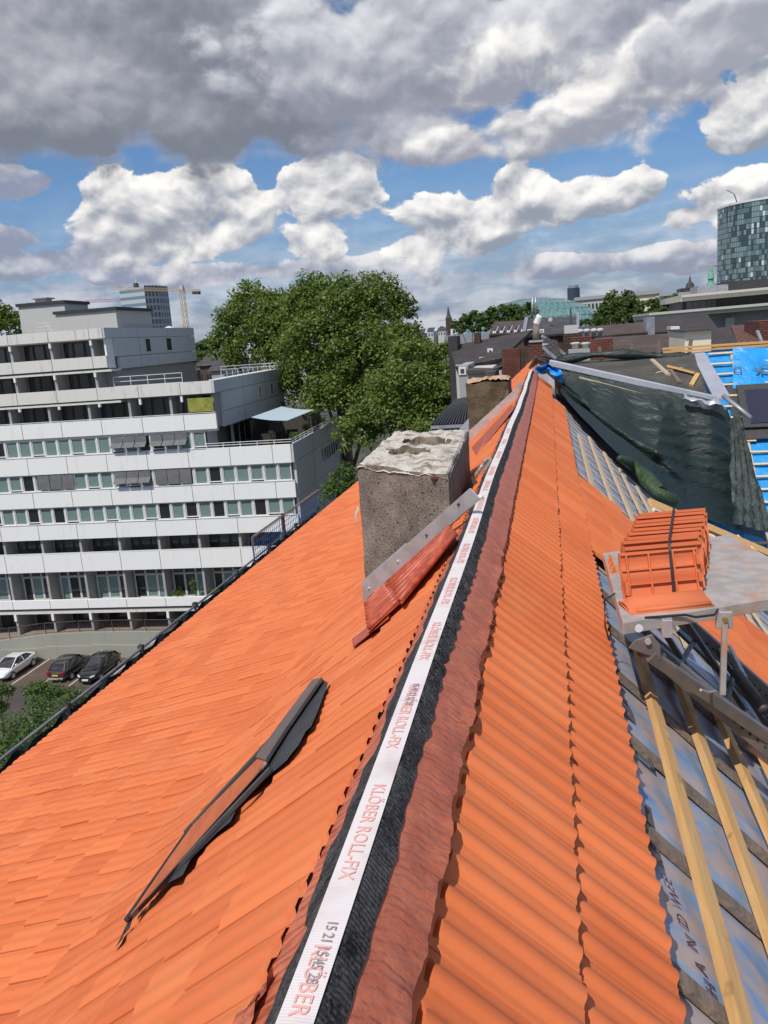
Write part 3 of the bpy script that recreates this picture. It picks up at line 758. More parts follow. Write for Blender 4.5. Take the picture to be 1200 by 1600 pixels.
strip(ch2, [at_y(803, 608, 15.2), at_y(814, 594, 15.2), at_y(817, 600, 15.2), at_y(808, 616, 15.2)], name='flashing_end')
MB().prism([up_(737, 700, .05), up_(800, 632, .05), up_(803, 640, .03), up_(745, 712, .03)], (0, 0, .006)).build('apron', 'lead_red', ch2)
# brick stack with clay pot and white cap at the far end of the ridge
yb = 30.5
q0, q1 = at_y(829, 556, yb), at_y(847, 534, yb)
ch3 = thing('chimney', 'slim red brick chimney with tall grey pot and white cowl beyond the ridge', 'chimney', (q0[0], yb, -3))
MB().box(q0[0], q1[0], yb, yb+.5, -2.6, q1[2]).build('shaft', 'brick', ch3)
MB().box(q0[0]-.04, q1[0]+.04, yb-.04, yb+.54, q1[2], q1[2]+.06).build('crown', 'render_grey', ch3)
pt, pc = at_y(838, 535, yb+.25), at_y(838, 506, yb+.25)
MB().tube([pt, pc], [.13, .11], 12).build('pot', 'concrete_old', ch3, smooth=True)
MB().tube([pc, pc+np.array([.10, 0, .22]), pc+np.array([.02, 0, .30])], [.12, .12, .07], 8).build('cowl', 'white', ch3)
MB().tube([pc+np.array([0, 0, .3]), pc+np.array([0, 0, .75])], .012, 5).build('aerial', 'steel_dark', ch3)

# ------------------------------------------------------------------ roof window on the left slope
win = thing('skylight', 'anthracite roof window set in the orange tiles of the left slope', 'roof window', lp(.9, 3.0))
nL = np.array([-math.sin(LT1), 0, math.cos(LT1)]); sk0 = np.array([L0[0], 0, L0[1]])
def kp(px, py, h): return at_pl(px, py, sk0+nL*h, nL)
edge_px = [(513, 1067), (497, 1110), (486, 1135), (478, 1142), (466, 1165), (455, 1178), (448, 1188), (426, 1207), (398, 1232), (372, 1252), (368, 1268), (360, 1284), (340, 1300), (298, 1342), (293, 1352), (285, 1368), (262, 1380), (236, 1400), (215, 1420), (207, 1436), (203, 1450), (194, 1460), (191, 1468), (180, 1482), (191, 1462), (193, 1445)]
inner = [(505, 1062)]
pts = [kp(x, y, .052) for x, y in edge_px]+[kp(300, 1340, .052)+np.array([-.2, .1, -.17]), kp(480, 1085, .052)+np.array([-.12, 0.05, -.1])]
def lerp_in(i):
    seq = [(505, 1062), (470, 1108), (418, 1180), (300, 1315), (203, 1434), (196, 1448)]; u = i/(len(edge_px)-1)*5; k = min(int(u), 4); f = u-k
    return (seq[k][0]*(1-f)+seq[k+1][0]*f, seq[k][1]*(1-f)+seq[k+1][1]*f)
E0 = edge_px[:24]; edge_px = E0
def near_in(q):
    best = min(np.linspace(0, 1, 200), key=lambda u: sum((a-b)**2 for a, b in zip(q, lerp_in(u*(len(edge_px)-1))))); return lerp_in(best*(len(edge_px)-1))
MB().grid([[kp(x, y, .042) for x, y in edge_px], [kp(x, y, .052) for x, y in edge_px], [kp(*near_in(q), .060) for q in edge_px]]).build('flashing', 'frame_grey', win)
def sp(s, y, h): return lp(s, y, h)
# frame members: near side, far side, hood at the top edge, bottom rail
wy0, wy1, ws0, ws1 = 2.52, 3.60, .80, 1.66
def bar(a, b, w, h, name, m_='frame_grey', par=None): return MB().beam(a, b, w, h, nL).build(name, m_, par or win, bevel=.004)
fr = bar(kp(197, 1440, .062), kp(424, 1200, .064), .014, .02, 'frame'); fr['label'] = 'near side of the window frame'
MB().prism([kp(x, y, .066) for x, y in ((403, 1187), (435, 1142), (492, 1065), (506, 1062), (452, 1140), (419, 1192))], nL*.016).build('hood', mat('hood_grey', rough=.35, metal=.2, build=noisy((.075, .073, .074), (.11, .10, .10), 6)), win, bevel=.003)
bar(kp(411, 1203, .066), kp(418, 1184, .066), .035, .014, 'hinge_cover')
bar(kp(290, 1303, .066), kp(430, 1150, .066), .022, .026, 'frame')
bar(kp(434, 1140, .072), kp(503, 1062, .07), .012, .02, 'frame')
g = [kp(203, 1434, .07), kp(300, 1291, .07), kp(414, 1176, .07), kp(418, 1194, .07)]
MB().prism(g, nL*.004).build('pane', 'reflect', win)
bar(kp(197, 1438, .068), kp(300, 1290, .070), .016, .016, 'glazing_bar')

# ------------------------------------------------------------------ tile hoist with its loading platform
def rq(px, py, h): s_, y = rpix(px, py, h); return rp(s_, y, h)
def rext(a, b, f): return a+(b-a)*f
hoist = thing('tile_hoist', 'inclined roofing hoist of steel rails with aluminium loading platform', 'hoist', rq(1040, 1010, .1))
A1, A2 = rq(1004, 1006, .16), rq(1200, 1168, .16)
B1, B2 = rq(1052, 958, .16), rq(1200, 1088, .16)
A2, B2 = rext(A1, A2, 2.2), rext(B1, B2, 2.2)
def rail(a, b, holes, name='rail'):
    m_ = MB().beam(a, b, .05, .085, RN)
    m_.beam(a+RN*.046+np.array([0, .018, 0]), b+RN*.046+np.array([0, .018, 0]), .075, .008, RN)
    o = m_.build(name, 'steel_mid', hoist, bevel=.003)
    for i in range(holes):
        c = a+(b-a)*(.16+.028*i)
        d = np.array([0, -.026, 0]); MB().tube([c+d, c+d-np.array([0, .003, 0])], .008, 8).build('hole', 'hole', o)
    return o
rail(A1, A2, 16); rail(B1, B2, 12)
for u in (.12, .30, .48, .66, .84): MB().tube([A1+(A2-A1)*u-RN*.01, B1+(B2-B1)*u-RN*.01], .016, 8).build('rung', 'steel_dark', hoist)
for (p_, q_, w) in (((1030, 975), (1100, 1085), .05), ((1075, 975), (1165, 1110), .06), ((1120, 1015), (1200, 1135), .05)):
    MB().beam(rq(*p_, .20), rq(*q_, .10), w, .03, RN).build('brace', 'steel_dark', hoist, bevel=.003)
MB().beam(rq(1000, 1010, .10), rq(1130, 1105, .10), .10, .03, RN).build('carriage_beam', 'steel_dark', hoist)
MB().beam(rq(1060, 985, .08), rq(1200, 1120, .08), .16, .02, RN).build('carriage_beam', 'steel_dark', hoist)
MB().tube([rq(1005, 1014, .15), rq(1033, 1032, .15)], .042, 14).build('roller', 'steel_mid', hoist, smooth=True)
MB().tube([rq(1172, 1160, .10), rq(1240, 1212, .10)], .04, 14).build('roller', 'alu_dull', hoist, smooth=True)
MB().tube([rq(1140, 1010, .24), rq(1165, 1060, .24)], .014, 8).build('cylinder_rod', 'alu', hoist)
MB().tube([rq(1150, 1050, .22), rq(1195, 1110, .22)], .032, 10).build('cylinder_barrel', 'steel_dark', hoist, smooth=True)
PZ = -1.43
plate = [(.315, 3.95), (1.36, 4.44), (1.12, 5.62), (.30, 5.22)]
pf = MB().prism([(x, y, PZ-.012) for x, y in plate], (0, 0, .012)).build('platform', 'alu_dull', hoist)
B = MB()
for i in range(4):
    a, b = np.array([*plate[i], PZ-.032]), np.array([*plate[(i+1) % 4], PZ-.032]); n_ = _u(np.cross(b-a, (0, 0, 1)))
    B.beam(a-n_*.006, b-n_*.006, .022, .062)
B.build('platform_rim', 'alu_dull', hoist, bevel=.003)
def rimp(u, dz=0): a, b = np.array([*plate[0], PZ-.035+dz]), np.array([*plate[1], PZ-.035+dz]); return a+(b-a)*u
dn = _u(np.array([.49, -1.045, 0]))*.02
for u in (.20, .80): MB().box(*(rimp(u)[0]-.025, rimp(u)[0]+.025), *(rimp(u)[1]-.05, rimp(u)[1]+.03), PZ-.10, PZ-.008).build('bracket', 'alu', hoist, bevel=.004)
p = rimp(.47)+dn; q_ = p+np.array([-.004, -.01, -.425])
MB().box(p[0]-.04, p[0]+.04, p[1]-.012, p[1]+.012, PZ-.11, PZ-.02).build('lug', 'alu', hoist, bevel=.006)
MB().beam(p+np.array([0, -.02, -.03]), q_, .028, .028, (1, 0, 0)).build('prop', 'alu_dull', hoist, bevel=.003)
MB().tube([p+np.array([0, -.012, -.02]), p+np.array([0, -.04, -.02])], .014, 6).build('bolt', mat('brass', (.5, .36, .12), .4, .8), hoist)
p = rimp(.07)+dn; hp = [p+np.array(d) for d in ((-.03, 0, -.06), (.05, 0, -.03), (.09, .0, -.09), (.09, .0, -.16), (-.06, 0, -.10))]
MB().prism(hp, (0, -.015, 0)).build('hinge_plate', 'steel_mid', hoist, bevel=.003)
MB().beam(hp[3]+np.array([-.05, 0, .02]), rext(A1, A2, .45)+RN*.05, .05, .06, RN).build('lifting_arm', 'steel_mid', hoist, bevel=.004)
MB().tube([p+np.array([.03, -.016, -.06]), p+np.array([.03, -.034, -.06])], .016, 6).build('bolt', 'alu', hoist)
c = rimp(.06)+dn*1.05+np.array([0, 0, 0]); MB().tube([c, c+np.array([.001, -.004, 0])], .020, 18).build('sticker', 'white', hoist)
# hanging cable
q = [rimp(.28)+dn+np.array([0, 0, .03]), rimp(.33)+dn+np.array([0, -.01, .012]), rimp(.42)+dn+np.array([0, -.01, .008]), rimp(.44)+dn+np.array([0, 0, .03])]
MB().tube([rimp(.10, .04), *q, ], .006, 6).build('cable', 'rubber', hoist)
MB().tube([np.array([.31, 4.4, PZ]), np.array([.25, 4.35, PZ-.02]), np.array([.25, 4.33, PZ-.16]), np.array([.27, 4.30, PZ-.24])], .005, 5).build('cable', 'rubber', hoist)
MB().tube([rq(1095, 1078, .22), rq(1108, 1082, .22), rq(1118, 1080, .22)], .007, 6).build('wire_hook', 'alu', hoist)

# tiles standing on edge in a strapped bundle; each is a thing
def pallet_tile(lab, loc, tilt, yaw, ribs=False, group='tiles bundled on the platform'):
    L, Hh = .425, .245
    o = thing('clay_tile', lab, 'roof tile', loc, group)
    P = []
    for i in range(15):
        u = i/14; z = Hh*u
        P.append([(x, .010*(.5-.5*math.cos(u*4*math.pi))-.004*(1 if abs(x) > L/2-.012 else 0), z) for x in (-L/2, -L/2+.012, -.1, .0, .1, L/2-.012, L/2)])
    b = MB().grid(P); b.grid([[(x, y+.009, z) for x, y, z in r_] for r_ in P])
    edge = [P[0], [(x, y+.009, z) for x, y, z in P[0]]]; b.grid(edge); b.grid([P[-1], [(x, y+.009, z) for x, y, z in P[-1]]])
    for side in (0, -1): b.grid([[r_[side] for r_ in P], [(r_[side][0], r_[side][1]+.009, r_[side][2]) for r_ in P]])
    if ribs:
        for x in (-.175, -.055, .075, .19): b.box(x-.004, x+.004, -.011, .004, .01, Hh-.01)
        for z in (.012, .075, .15, Hh-.012): b.box(-L/2+.01, L/2-.01, -.009, .004, z-.004, z+.004)
        b.box(-.205, -.185, -.03, 0, .02, .09); b.box(.19, .205, -.03, 0, .06, .11); b.box(.19, .205, -.03, 0, .15, .20)
    else:
        b.box(-L/2+.01, L/2-.01, -.012, .004, Hh-.016, Hh-.004); b.box(-.02, .02, .008, .02, Hh-.05, Hh-.02)
    c = b.build('body', 'clay', None, smooth=False); c.parent = o
    o.rotation_euler = (tilt, 0, yaw); return o
NTL = 18
yaw0 = math.atan2(.49, 1.045)*.55
for i in range(NTL):
    u = i/(NTL-1); y = 4.33+.050*i; x = .545+.011*i+random.uniform(-.011, .011)
    if i == 0: lab = 'foremost tile of the strapped bundle, showing its ribbed underside'
    elif i == NTL-1: lab = 'rearmost tile of the strapped bundle on the platform'
    else: lab = 'orange clay tile standing on edge in the middle of the strapped bundle'
    pallet_tile(lab, (x, y+random.uniform(-.010, .010), PZ+.002+((.0, .017, .006, .022)[i % 4] if i else 0)), R((-14 if i else -20)+random.uniform(-2, 2)), yaw0+random.uniform(-.03, .03), ribs=(i == 0))
for k, (x, y, w_, l_) in enumerate(((.325, 4.98, .03, .09), (.325, 4.87, .03, .06), (.330, 4.78, .03, .05))):
    c = np.array([x, y, PZ+.02]); tag(MB().hexa([(x-w_/2, y, PZ+.002), (x+w_/2, y+.01, PZ+.002), (x+w_/2-.01, y+l_, PZ+.002), (x-w_/2+.01, y+l_*.8, PZ+.002), (x-w_/2, y+.01, PZ+.03), (x+w_/2-.01, y+.01, PZ+.05), (x+w_/2-.015, y+l_, PZ+.035), (x-w_/2+.01, y+l_*.8, PZ+.025)]).build('tile_shard', 'clay', None), ['largest clay shard beside the bundle, farthest from the platform front', 'middle clay shard at the left edge of the platform', 'smallest clay shard, nearest the platform front'][k], 'tile shard', 'shards beside the bundle')
ly = thing('clay_tile', 'single tile lying on its side in front of the strapped bundle', 'roof tile', (.62, 4.02, PZ+.01))
b = MB()
P = []
for i in range(13):
    u = i/12; prof_h = .055*math.sin(math.pi*min(1, u*1.12))**.6 if u < .93 else .012
    P.append([(x, -.075+.15*u, .008+(prof_h if -.205 < x < .205 else prof_h*.35)) for x in (-.215, -.205, -.19, 0, .19, .205, .215)])
b.grid(P); b.box(-.215, .215, -.09, .08, 0, .012); b.box(-.18, .2, -.088, -.076, .008, .03)
c = b.build('body', 'clay', None, smooth=True); c.parent = ly; ly.rotation_euler = (R(4), 0, yaw0+.05)
ly.location = (.54, 4.20, PZ+.002)
# strap over the bundle
P = []
sx = lambda i: .54+.011*i+.02
tops = [np.array([sx(i)+.045*(1-i/17)-.02, 4.33+.050*i+.235*math.sin(R(14))+.02, PZ+.002+.245*math.cos(R(14))+.030]) for i in range(NTL)]
fr0 = np.array([.595, 4.308, PZ+.03]); fr1 = np.array([.585, 4.375, PZ+.236])
line = [fr0, (fr0+fr1)/2+np.array([0, -.004, 0]), fr1]+tops+[tops[-1]+np.array([0, .03, -.2])]
b = MB().grid([[p+np.array([-.0065, 0, .001]), p+np.array([.0065, 0, .001])] for p in line])
tag(b.build('strap', 'strap', None), 'black plastic strap running over the tile bundle', 'strap')

# ------------------------------------------------------------------ cross wing on the right, its flat infill and the sheets
CN = _u(np.array([0, -RS, RC])); CP = np.array([0, 23.0, -.95])
def cp(px, py, h=0.0): return at_pl(px, py, CP+CN*h, CN)
def cw(x, v, h=0.0): return np.array([x, 23-v*RC, -.95-v*RS])+CN*h
wing = thing('cross_wing', 'cross wing with stripped roof of bright blue film and new battens', 'house', (7, 24, -25))
B = MB().prism([(x, y, z) for x, y, z in [(2.2, 23.0, -1.05), (2.2, 15.2, -8.6), (2.2, 15.6, -25), (2.2, 30, -25), (2.2, 30, -8.1)]], (12, 0, 0)).build('wall', 'offwhite', wing)
P = [[cw(x, v, .012*math.sin(v*7+x*3)+rng.normal(0, .003)) for x in np.linspace(2.2, 14, 50)] for v in np.linspace(0, 9, 60)]
MB().grid(P).build('underlay', 'blue_film', wing, smooth=True)
vs_, v = [], .18
while v < 9: vs_.append(v); v += .355
for v in vs_:
    x0 = 4.0
    for (a, b_) in (((x0, 14.1),) if not (1.55 < v < 3.05) else ((x0, 4.72),)):
        MB().beam(cw(a, v, .075), cw(b_, v+random.uniform(-.02, .02), .075), .05, .035, CN).build('batten', 'pine_pale', wing)
for x in (4.55, 5.6, 6.7): MB().beam(cw(x, .1, .035), cw(x, 8.9, .035), .055, .035, CN).build('counter_batten', 'pine_dust', wing)
for (z, y) in ((.05, 22.95), (.13, 23.08)): MB().beam((2.9, y, -.95+z), (14, y, -.95+z+.01), .05, .06).build('ridge_timber', 'pine', wing)
P = [[cp(px+(0 if i else 0), py, .11+.03*math.sin(i*2.2+j*1.3)+.03*math.sin(j*.9)) for j, px in enumerate(np.linspace(1145, 1330, 16))] for i, py in enumerate(np.linspace(543, 607, 12))]
sh = tag(MB().grid(P).build('film_sheet', 'blue_film', None, smooth=True), 'bright blue film sheet spread over the battens above the dark roof window', 'sheet'); 
sh['_w'] = [0, 0, 0]
for body, px, py, sz in (('K', 1193, 578, .36), ('C', 1206, 575, .36), ('D', 1160, 577, .30)):
    o = text_mesh('printed_letters', body, 'ink_grey', sh, cp(px, py, .19), (-1, 0.05, 0), (0, -RC, -RS), sz)
w2 = thing('skylight', 'dark framed roof window set in the blue stripped roof at right', 'roof window', cp(1190, 640, .1))
o_ = cp(1160, 676, .12)
slab('flashing', 'frame_grey', w2, cp(1150, 684, .09), (1, 0, 0), (0, RC, RS), 1.7, 1.75, .05)
slab('frame', 'frame_grey', w2, cp(1163, 668, .17), (1, 0, 0), (0, RC, RS), 1.4, 1.35, .09)
slab('pane', 'navy_glass', w2, cp(1174, 661, .19), (1, 0, 0), (0, RC, RS), 1.2, 1.05, .02)
slab('sill', 'frame_grey', w2, cp(1148, 687, .12), (1, 0, 0), (0, RC, RS), 1.7, .16, .04)

# flat infill roof in the corner
fa, fb, fc, fd = np.array([.10, 20.2, -1.02]), at_y(1106, 632, 19.6), at_y(1085, 552, 22.9), np.array([.22, 23.6, -1.02])
corner = thing('corner_dormer', 'flat roofed dormer in the roof corner, felt covered with grey metal edges', 'dormer', (1.8, 21, -3))
nsub = 10; P = []
for i in range(nsub+1):
    u = i/nsub; P.append([(fa*(1-u)+fb*u)*(1-v)+(fd*(1-u)+fc*u)*v for v in np.linspace(0, 1, nsub+1)])
Pfelt = P; MB().grid(P).build('felt', 'flat_roof', corner)
B = MB(); B.prism([fa-np.array([0, 0, .05]), fb-np.array([0, 0, .05]), np.array([fb[0], fb[1], -6]), np.array([fa[0], fa[1], -6])], (0, .1, 0))
B.prism([fb-np.array([0, 0, .05]), fc-np.array([0, 0, .05]), np.array([fc[0], fc[1], -6]), np.array([fb[0], fb[1], -6])], (.06, .0, 0))
B.build('wall', 'steel_dark', corner)
MB().beam(fa+np.array([-.1, -.12, .16]), fb+np.array([.15, -.12, .12]), .20, .14).build('edge_trim', 'gutter', corner, bevel=.01)
a_, b_ = at_y(1074, 552, 22.95), at_y(1112, 622, 19.9)
MB().prism([at_y(1080, 551, 23.0), at_y(1100, 549, 23.0), at_y(1140, 617, 19.9), at_y(1117, 625, 19.9)], (0, 0, -.05)).build('verge_trim', 'gutter', corner)
MB().tube([at_y(1128, 622, 19.5), at_y(1151, 646, 19.2), at_y(1174, 652, 19.0)], .045, 8)
tag(MB().tube([at_y(1130, 618, 19.3), at_y(1173, 653, 18.7)], .05, 8).build('downpipe', 'zinc', None, smooth=True), 'short grey pipe sticking out over the blue roof from the dormer corner', 'pipe')
MB().beam(at_y(905, 590, 19.7), at_y(1080, 636, 19.3), .05, .05).build('tarp_batten', 'pine_dust', corner)
b = MB(); P = []
for i in range(9):
    u = i/8; c = at_y(1070+62*u, 622+13*u+3*math.sin(i*1.7), 19.0); P.append([c+np.array([0, .12*math.cos(a), .0])+np.array([.03*math.sin(a*2+i), 0, .10*math.sin(a)*(.6+.5*math.sin(i*1.1+a))]) for a in np.linspace(0, 2*math.pi, 9)[:-1]])
b.grid(P, close=True); tag(b.build('crumpled_foil', 'gutter', None), 'crumpled grey foil wrapped round the outer corner of the flat roof', 'foil')
# black rolled sheet along the rear edge and upright stakes
pts = [at_y(870+k*17.5, 564-7*math.sin(k*.33)-k*.75+random.uniform(-1, 1), 22.9) for k in range(14)]
tag(MB().tube(pts, [.10+.04*math.sin(k*1.3) for k in range(14)], 8).build('rolled_sheet', 'tarp', None, smooth=True), 'black sheet rolled up along the rear edge of the flat roof', 'sheet')
for px, py0, py1 in ((937, 553, 541), (987, 552, 537), (1029, 551, 533), (1077, 549, 529)):
    lab = {937: 'shortest stake, nearest the ridge, behind the flat roof', 987: 'second stake from the ridge behind the flat roof', 1029: 'third stake from the ridge, against the dark brick', 1077: 'tallest leaning stake in front of the cream wall'}[px]
    tag(MB().beam(at_y(px, py0+4, 23.1), at_y(px+(3 if px == 1077 else 0), py1, 23.1), .09, .06, (0, 1, 0)).build('stake', 'pine_grey', None), lab, 'stake', 'stakes along the rear of the flat roof')
# offcuts on the felt
FN = _u(np.cross(fb-fa, fd-fa)); FN = FN if FN[2] > 0 else -FN
from mathutils.bvhtree import BVHTree
_bv = BVHTree.FromPolygons([tuple(q) for r_ in Pfelt for q in r_], [(i*(nsub+1)+j, i*(nsub+1)+j+1, (i+1)*(nsub+1)+j+1, (i+1)*(nsub+1)+j) for i in range(nsub) for j in range(nsub)])
def fp(px, py, h):
    hit = _bv.ray_cast(Vector((0, 0, 0)), Vector(ray(px, py)))[0]
    return np.array(hit)+np.array([0, 0, h]) if hit else at_y(px, py, 20.5)
for k, (p_, q_, m_, lab, up2) in enumerate((((1019, 564), (1045, 588), 'pine_dust', 'longest offcut, pointing to the rear of the flat roof', 0.03), ((1044, 577), (1086, 588), 'pine', 'offcut lying crosswise on the others of the flat roof', .08), ((1047, 580), (1062, 600), 'pine_grey', 'grey offcut at the near side of the pile', .03), ((1090, 586), (1080, 604), 'pine', 'short offcut at the right end of the pile', .03), ((1028, 583), (1066, 576), 'pine_pale', 'thin pale lath under the crossed offcuts', .02), ((1025, 584), (1040, 581), 'pine_pale', 'tiny pale splinter left of the pile', .02))):
    w = .10 if k < 4 else .03
    tag(MB().beam(fp(*p_, up2), fp(*q_, up2), w, .05 if k < 4 else .02, FN).build('timber_offcut', m_, None), lab, 'timber offcut', 'offcuts on the flat roof')
# black tarpaulin over the dormer front
top = [fa+np.array([-.05, -.1, .10])+(fb+np.array([.1, -.12, .02])-fa)*u for u in np.linspace(0, 1, 13)]+[at_y(1136, 640, 19.4), at_y(1143, 655, 19.4)]
low_px = [(868, 604), (880, 618), (893, 634), (907, 650), (921, 664), (938, 682), (955, 699), (974, 716), (996, 736), (1018, 756), (1042, 774), (1072, 794), (1108, 812), (1150, 826), (1192, 840)]
low = [rq(x, y, .10) for x, y in low_px[:11]]+[at_y(1072, 796, 16.8), at_y(1108, 812, 17.1), at_y(1150, 828, 17.6), at_y(1194, 842, 18.3)]
low[0] = at_y(868, 604, 20.0)
def interp(Lst, u):
    u = u*(len(Lst)-1); i = min(int(u), len(Lst)-2); return Lst[i]*(1-(u-i))+Lst[i+1]*(u-i)
P = []; NU, NV = 150, 110
tn = np.array([.15, -.9, .4])
nzr = rng.normal(0, 1, (NV+1, NU+1))
for _ in range(3): nzr = (nzr+np.roll(nzr, 1, 0)+np.roll(nzr, -1, 0)+np.roll(nzr, 1, 1)+np.roll(nzr, -1, 1)+np.roll(nzr, 2, 1)+np.roll(nzr, -2, 1))/7
for j in range(NV+1):
    v = j/NV; row = []
    for i in range(NU+1):
        u = i/NU; p = interp(top, u)*(1-v)+interp(low, u)*v
        sag = -.35*math.sin(math.pi*v)*math.sin(math.pi*min(1, u*1.05))
        fold = .10*math.sin(u*9+v*2.2)*v*(1-v)*2+.05*math.sin(u*26-v*6)*math.sin(math.pi*v)*(.35+u)
        hor = .05*math.sin(v*46+3*math.sin(u*9)+u*5)*max(0, min(1, (u-.45)*4))*math.sin(math.pi*min(1, v*1.05+.02))
        vc = .80-.12*math.sin(u*4.2)+.02*math.sin(u*17); deep = -.30*math.exp(-((v-vc)/.022)**2)*max(0, min(1, (u-.08)*6))*max(0, min(1, (.80-u)*6))+.10*math.exp(-((v-vc+.06)/.035)**2)*max(0, min(1, (.80-u)*6))-.10*math.exp(-((v-.55-.2*u)/.03)**2)*max(0, min(1, (.6-u)*5))
        row.append(p+tn*(sag+fold+hor+deep+nzr[j, i]*.03))
    P.append(row)
tag(MB().grid(P).build('tarpaulin', 'tarp', None, smooth=True), 'large black wrinkled tarpaulin hanging over the dormer front', 'tarpaulin')
P = []
for j in range(50):
    v = j/49; l = at_y(1128+6*v, 668+155*v, 19.2-1.5*v); r_ = at_y(1143+53*v, 652+188*v, 19.3-1.0*v)
    P.append([l+(r_-l)*(i/16)+tn*(.42+.04*math.sin(i*1.6+v*9)+.03*math.sin(i*3.1+v*23)) for i in range(17)])
tag(MB().grid(P).build('sheet', 'gauze', None, smooth=True), 'greenish translucent sheet hanging at the right edge of the black tarpaulin', 'sheet')
# rolled green sheet lying at the foot of the tarpaulin
gp = [rq(x, y, .14) for x, y in ((968, 716), (982, 722), (998, 735), (1012, 750), (1028, 768), (1046, 782), (1064, 792))]
b = MB().tube(gp, [.05, .10, .11, .15, .13, .15, .10], 12)
tag(b.build('rolled_tarpaulin', 'tarp_green', None, smooth=True), 'bunched green tarpaulin rolled up along the foot of the black one', 'tarpaulin')
# blue rag at the ridge
P = []
g = np.random.default_rng(4)
for j in range(15):
    row = []
    for i in range(13):
        u, v = i/12, j/14
        x = 838+u*(34+14*v)+3*math.sin(v*7); y = 568+v*(28 if u > .5 else 14)+3*math.sin(u*9)+6*u*(1-v)
        row.append(at_y(x, y, 19.5-.15*math.sin(u*8+v*3)-.12*math.sin(v*9+u*4)))
    P.append(row)
tag(MB().grid(P).build('tarpaulin_scrap', 'blue_tarp', None, smooth=True), 'crumpled bright blue tarpaulin scrap tied at the far end of the ridge', 'tarpaulin')
b = MB()
for k in range(5): b.tube([at_y(828+4*k, 575-3*k, 20.0), at_y(838+4*k, 558+2*k, 19.8)], .04, 5)
tag(b.build('scrap_heap', 'steel_dark', None), 'small heap of dark metal scraps at the far end of the ridge strip', 'scrap')
# boards laid out beside the hoist, off the slope
for k, (p_, q_, m_, w, lab) in enumerate((((1016, 786), (1215, 871), 'pine', .16, 'thick brown edged plank running down behind the tile bundle'), ((1021, 796), (1215, 893), 'pine_pale', .07, 'pale thin board just below the thick plank'), ((1040, 812), (1215, 905), 'pine_pale', .06, 'lowest pale lath beside the platform'), ((1075, 836), (1215, 912), 'pine', .09, 'yellow board ending behind the platform'))):
    a, b_ = rq(*p_, .12), at_y(*q_, 13.4-.1*k)
    a = at_y(*p_, a[1])
    tag(MB().beam(a, b_, w, .05, (0, -.6, .8)).build('plank', m_, None), lab, 'plank', 'planks behind the tile bundle')
for k, (p_, q_) in enumerate((((1085, 812), (1120, 846)), ((1128, 838), (1160, 872)), ((1150, 838), (1185, 868)), ((1165, 862), (1195, 884)))):
    lab = ['crosspiece nearest the bundle between the planks', 'second crosspiece between the planks', 'third crosspiece, close to the black sheet', 'lowest crosspiece near the picture edge'][k]
    tag(MB().beam(at_y(*p_, 13.3), at_y(*q_, 12.8), .07, .04, (0, -.6, .8)).build('crosspiece', 'pine_pale', None), lab, 'crosspiece', 'crosspieces between the planks')

# ------------------------------------------------------------------ ground, car park, street
B = MB()
B.poly([(-6000, -3000, -25.03), (6000, -3000, -25.03), (6000, 9000, -25.03), (-6000, 9000, -25.03)])
struct(B.build('ground', 'ground', None))
struct(MB().poly([(-75, 30, -25.006), (-20, 30, -25.006), (-20, 60.5, -25.006), (-75, 60.5, -25.006)]).build('road', 'asphalt', None))
struct(MB().poly([(-75, 54.6, -25.0), (-20, 54.6, -25.0), (-20, 60.45, -25.0), (-75, 60.45, -25.0)]).build('parking_lot', 'paving', None))
B = MB()
for x in (-50.5, -47.95, -45.4, -42.85, -40.25, -37.7, -35.1, -32.6): B.box(x-.06, x+.06, 54.7, 60.2, -24.998, -24.992)
struct(B.build('parking_markings', 'line', None))
# curved retaining wall and the raised walkway behind it
cur = [(-75, 57.5), (-60, 57.6), (-52, 58.2), (-47, 59.2), (-43, 60.1), (-39, 60.6), (-34, 60.75), (-20, 60.75)]
rw = thing('retaining_wall', 'pale curved concrete retaining wall behind the parked cars', 'wall', (-40, 60.6, -25))
zt = lambda x: -22.75-.10*max(0, (-42-x))*.6
B = MB()
for (a, b) in zip(cur[:-1], cur[1:]):
    B.hexa([(a[0], a[1], -25.1), (b[0], b[1], -25.1), (b[0], b[1]+.3, -25.1), (a[0], a[1]+.3, -25.1), (a[0], a[1], zt(a[0])), (b[0], b[1], zt(b[0])), (b[0], b[1]+.3, zt(b[0])), (a[0], a[1]+.3, zt(a[0]))])
B.build('wall', 'wall_conc', rw)
B = MB()
for (a, b) in zip(cur[3:-1], cur[4:]): B.hexa([(a[0], a[1]-.10, -25.1), (b[0], b[1]-.10, -25.1), (b[0], b[1]-.003, -25.1), (a[0], a[1]-.003, -25.1), (a[0], a[1]-.10, -23.85), (b[0], b[1]-.10, -23.95), (b[0], b[1]-.003, -23.95), (a[0], a[1]-.003, -23.85)])
B.build('plinth', 'wall_conc', rw)
B = MB()
for (a, b) in zip(cur[:-1], cur[1:]): B.poly([(a[0], a[1]+.3, zt(a[0])-.25), (b[0], b[1]+.3, zt(b[0])-.25), (b[0], 66, zt(b[0])-.25), (a[0], 66, zt(a[0])-.25)])
struct(B.build('walkway', 'terrace', None))
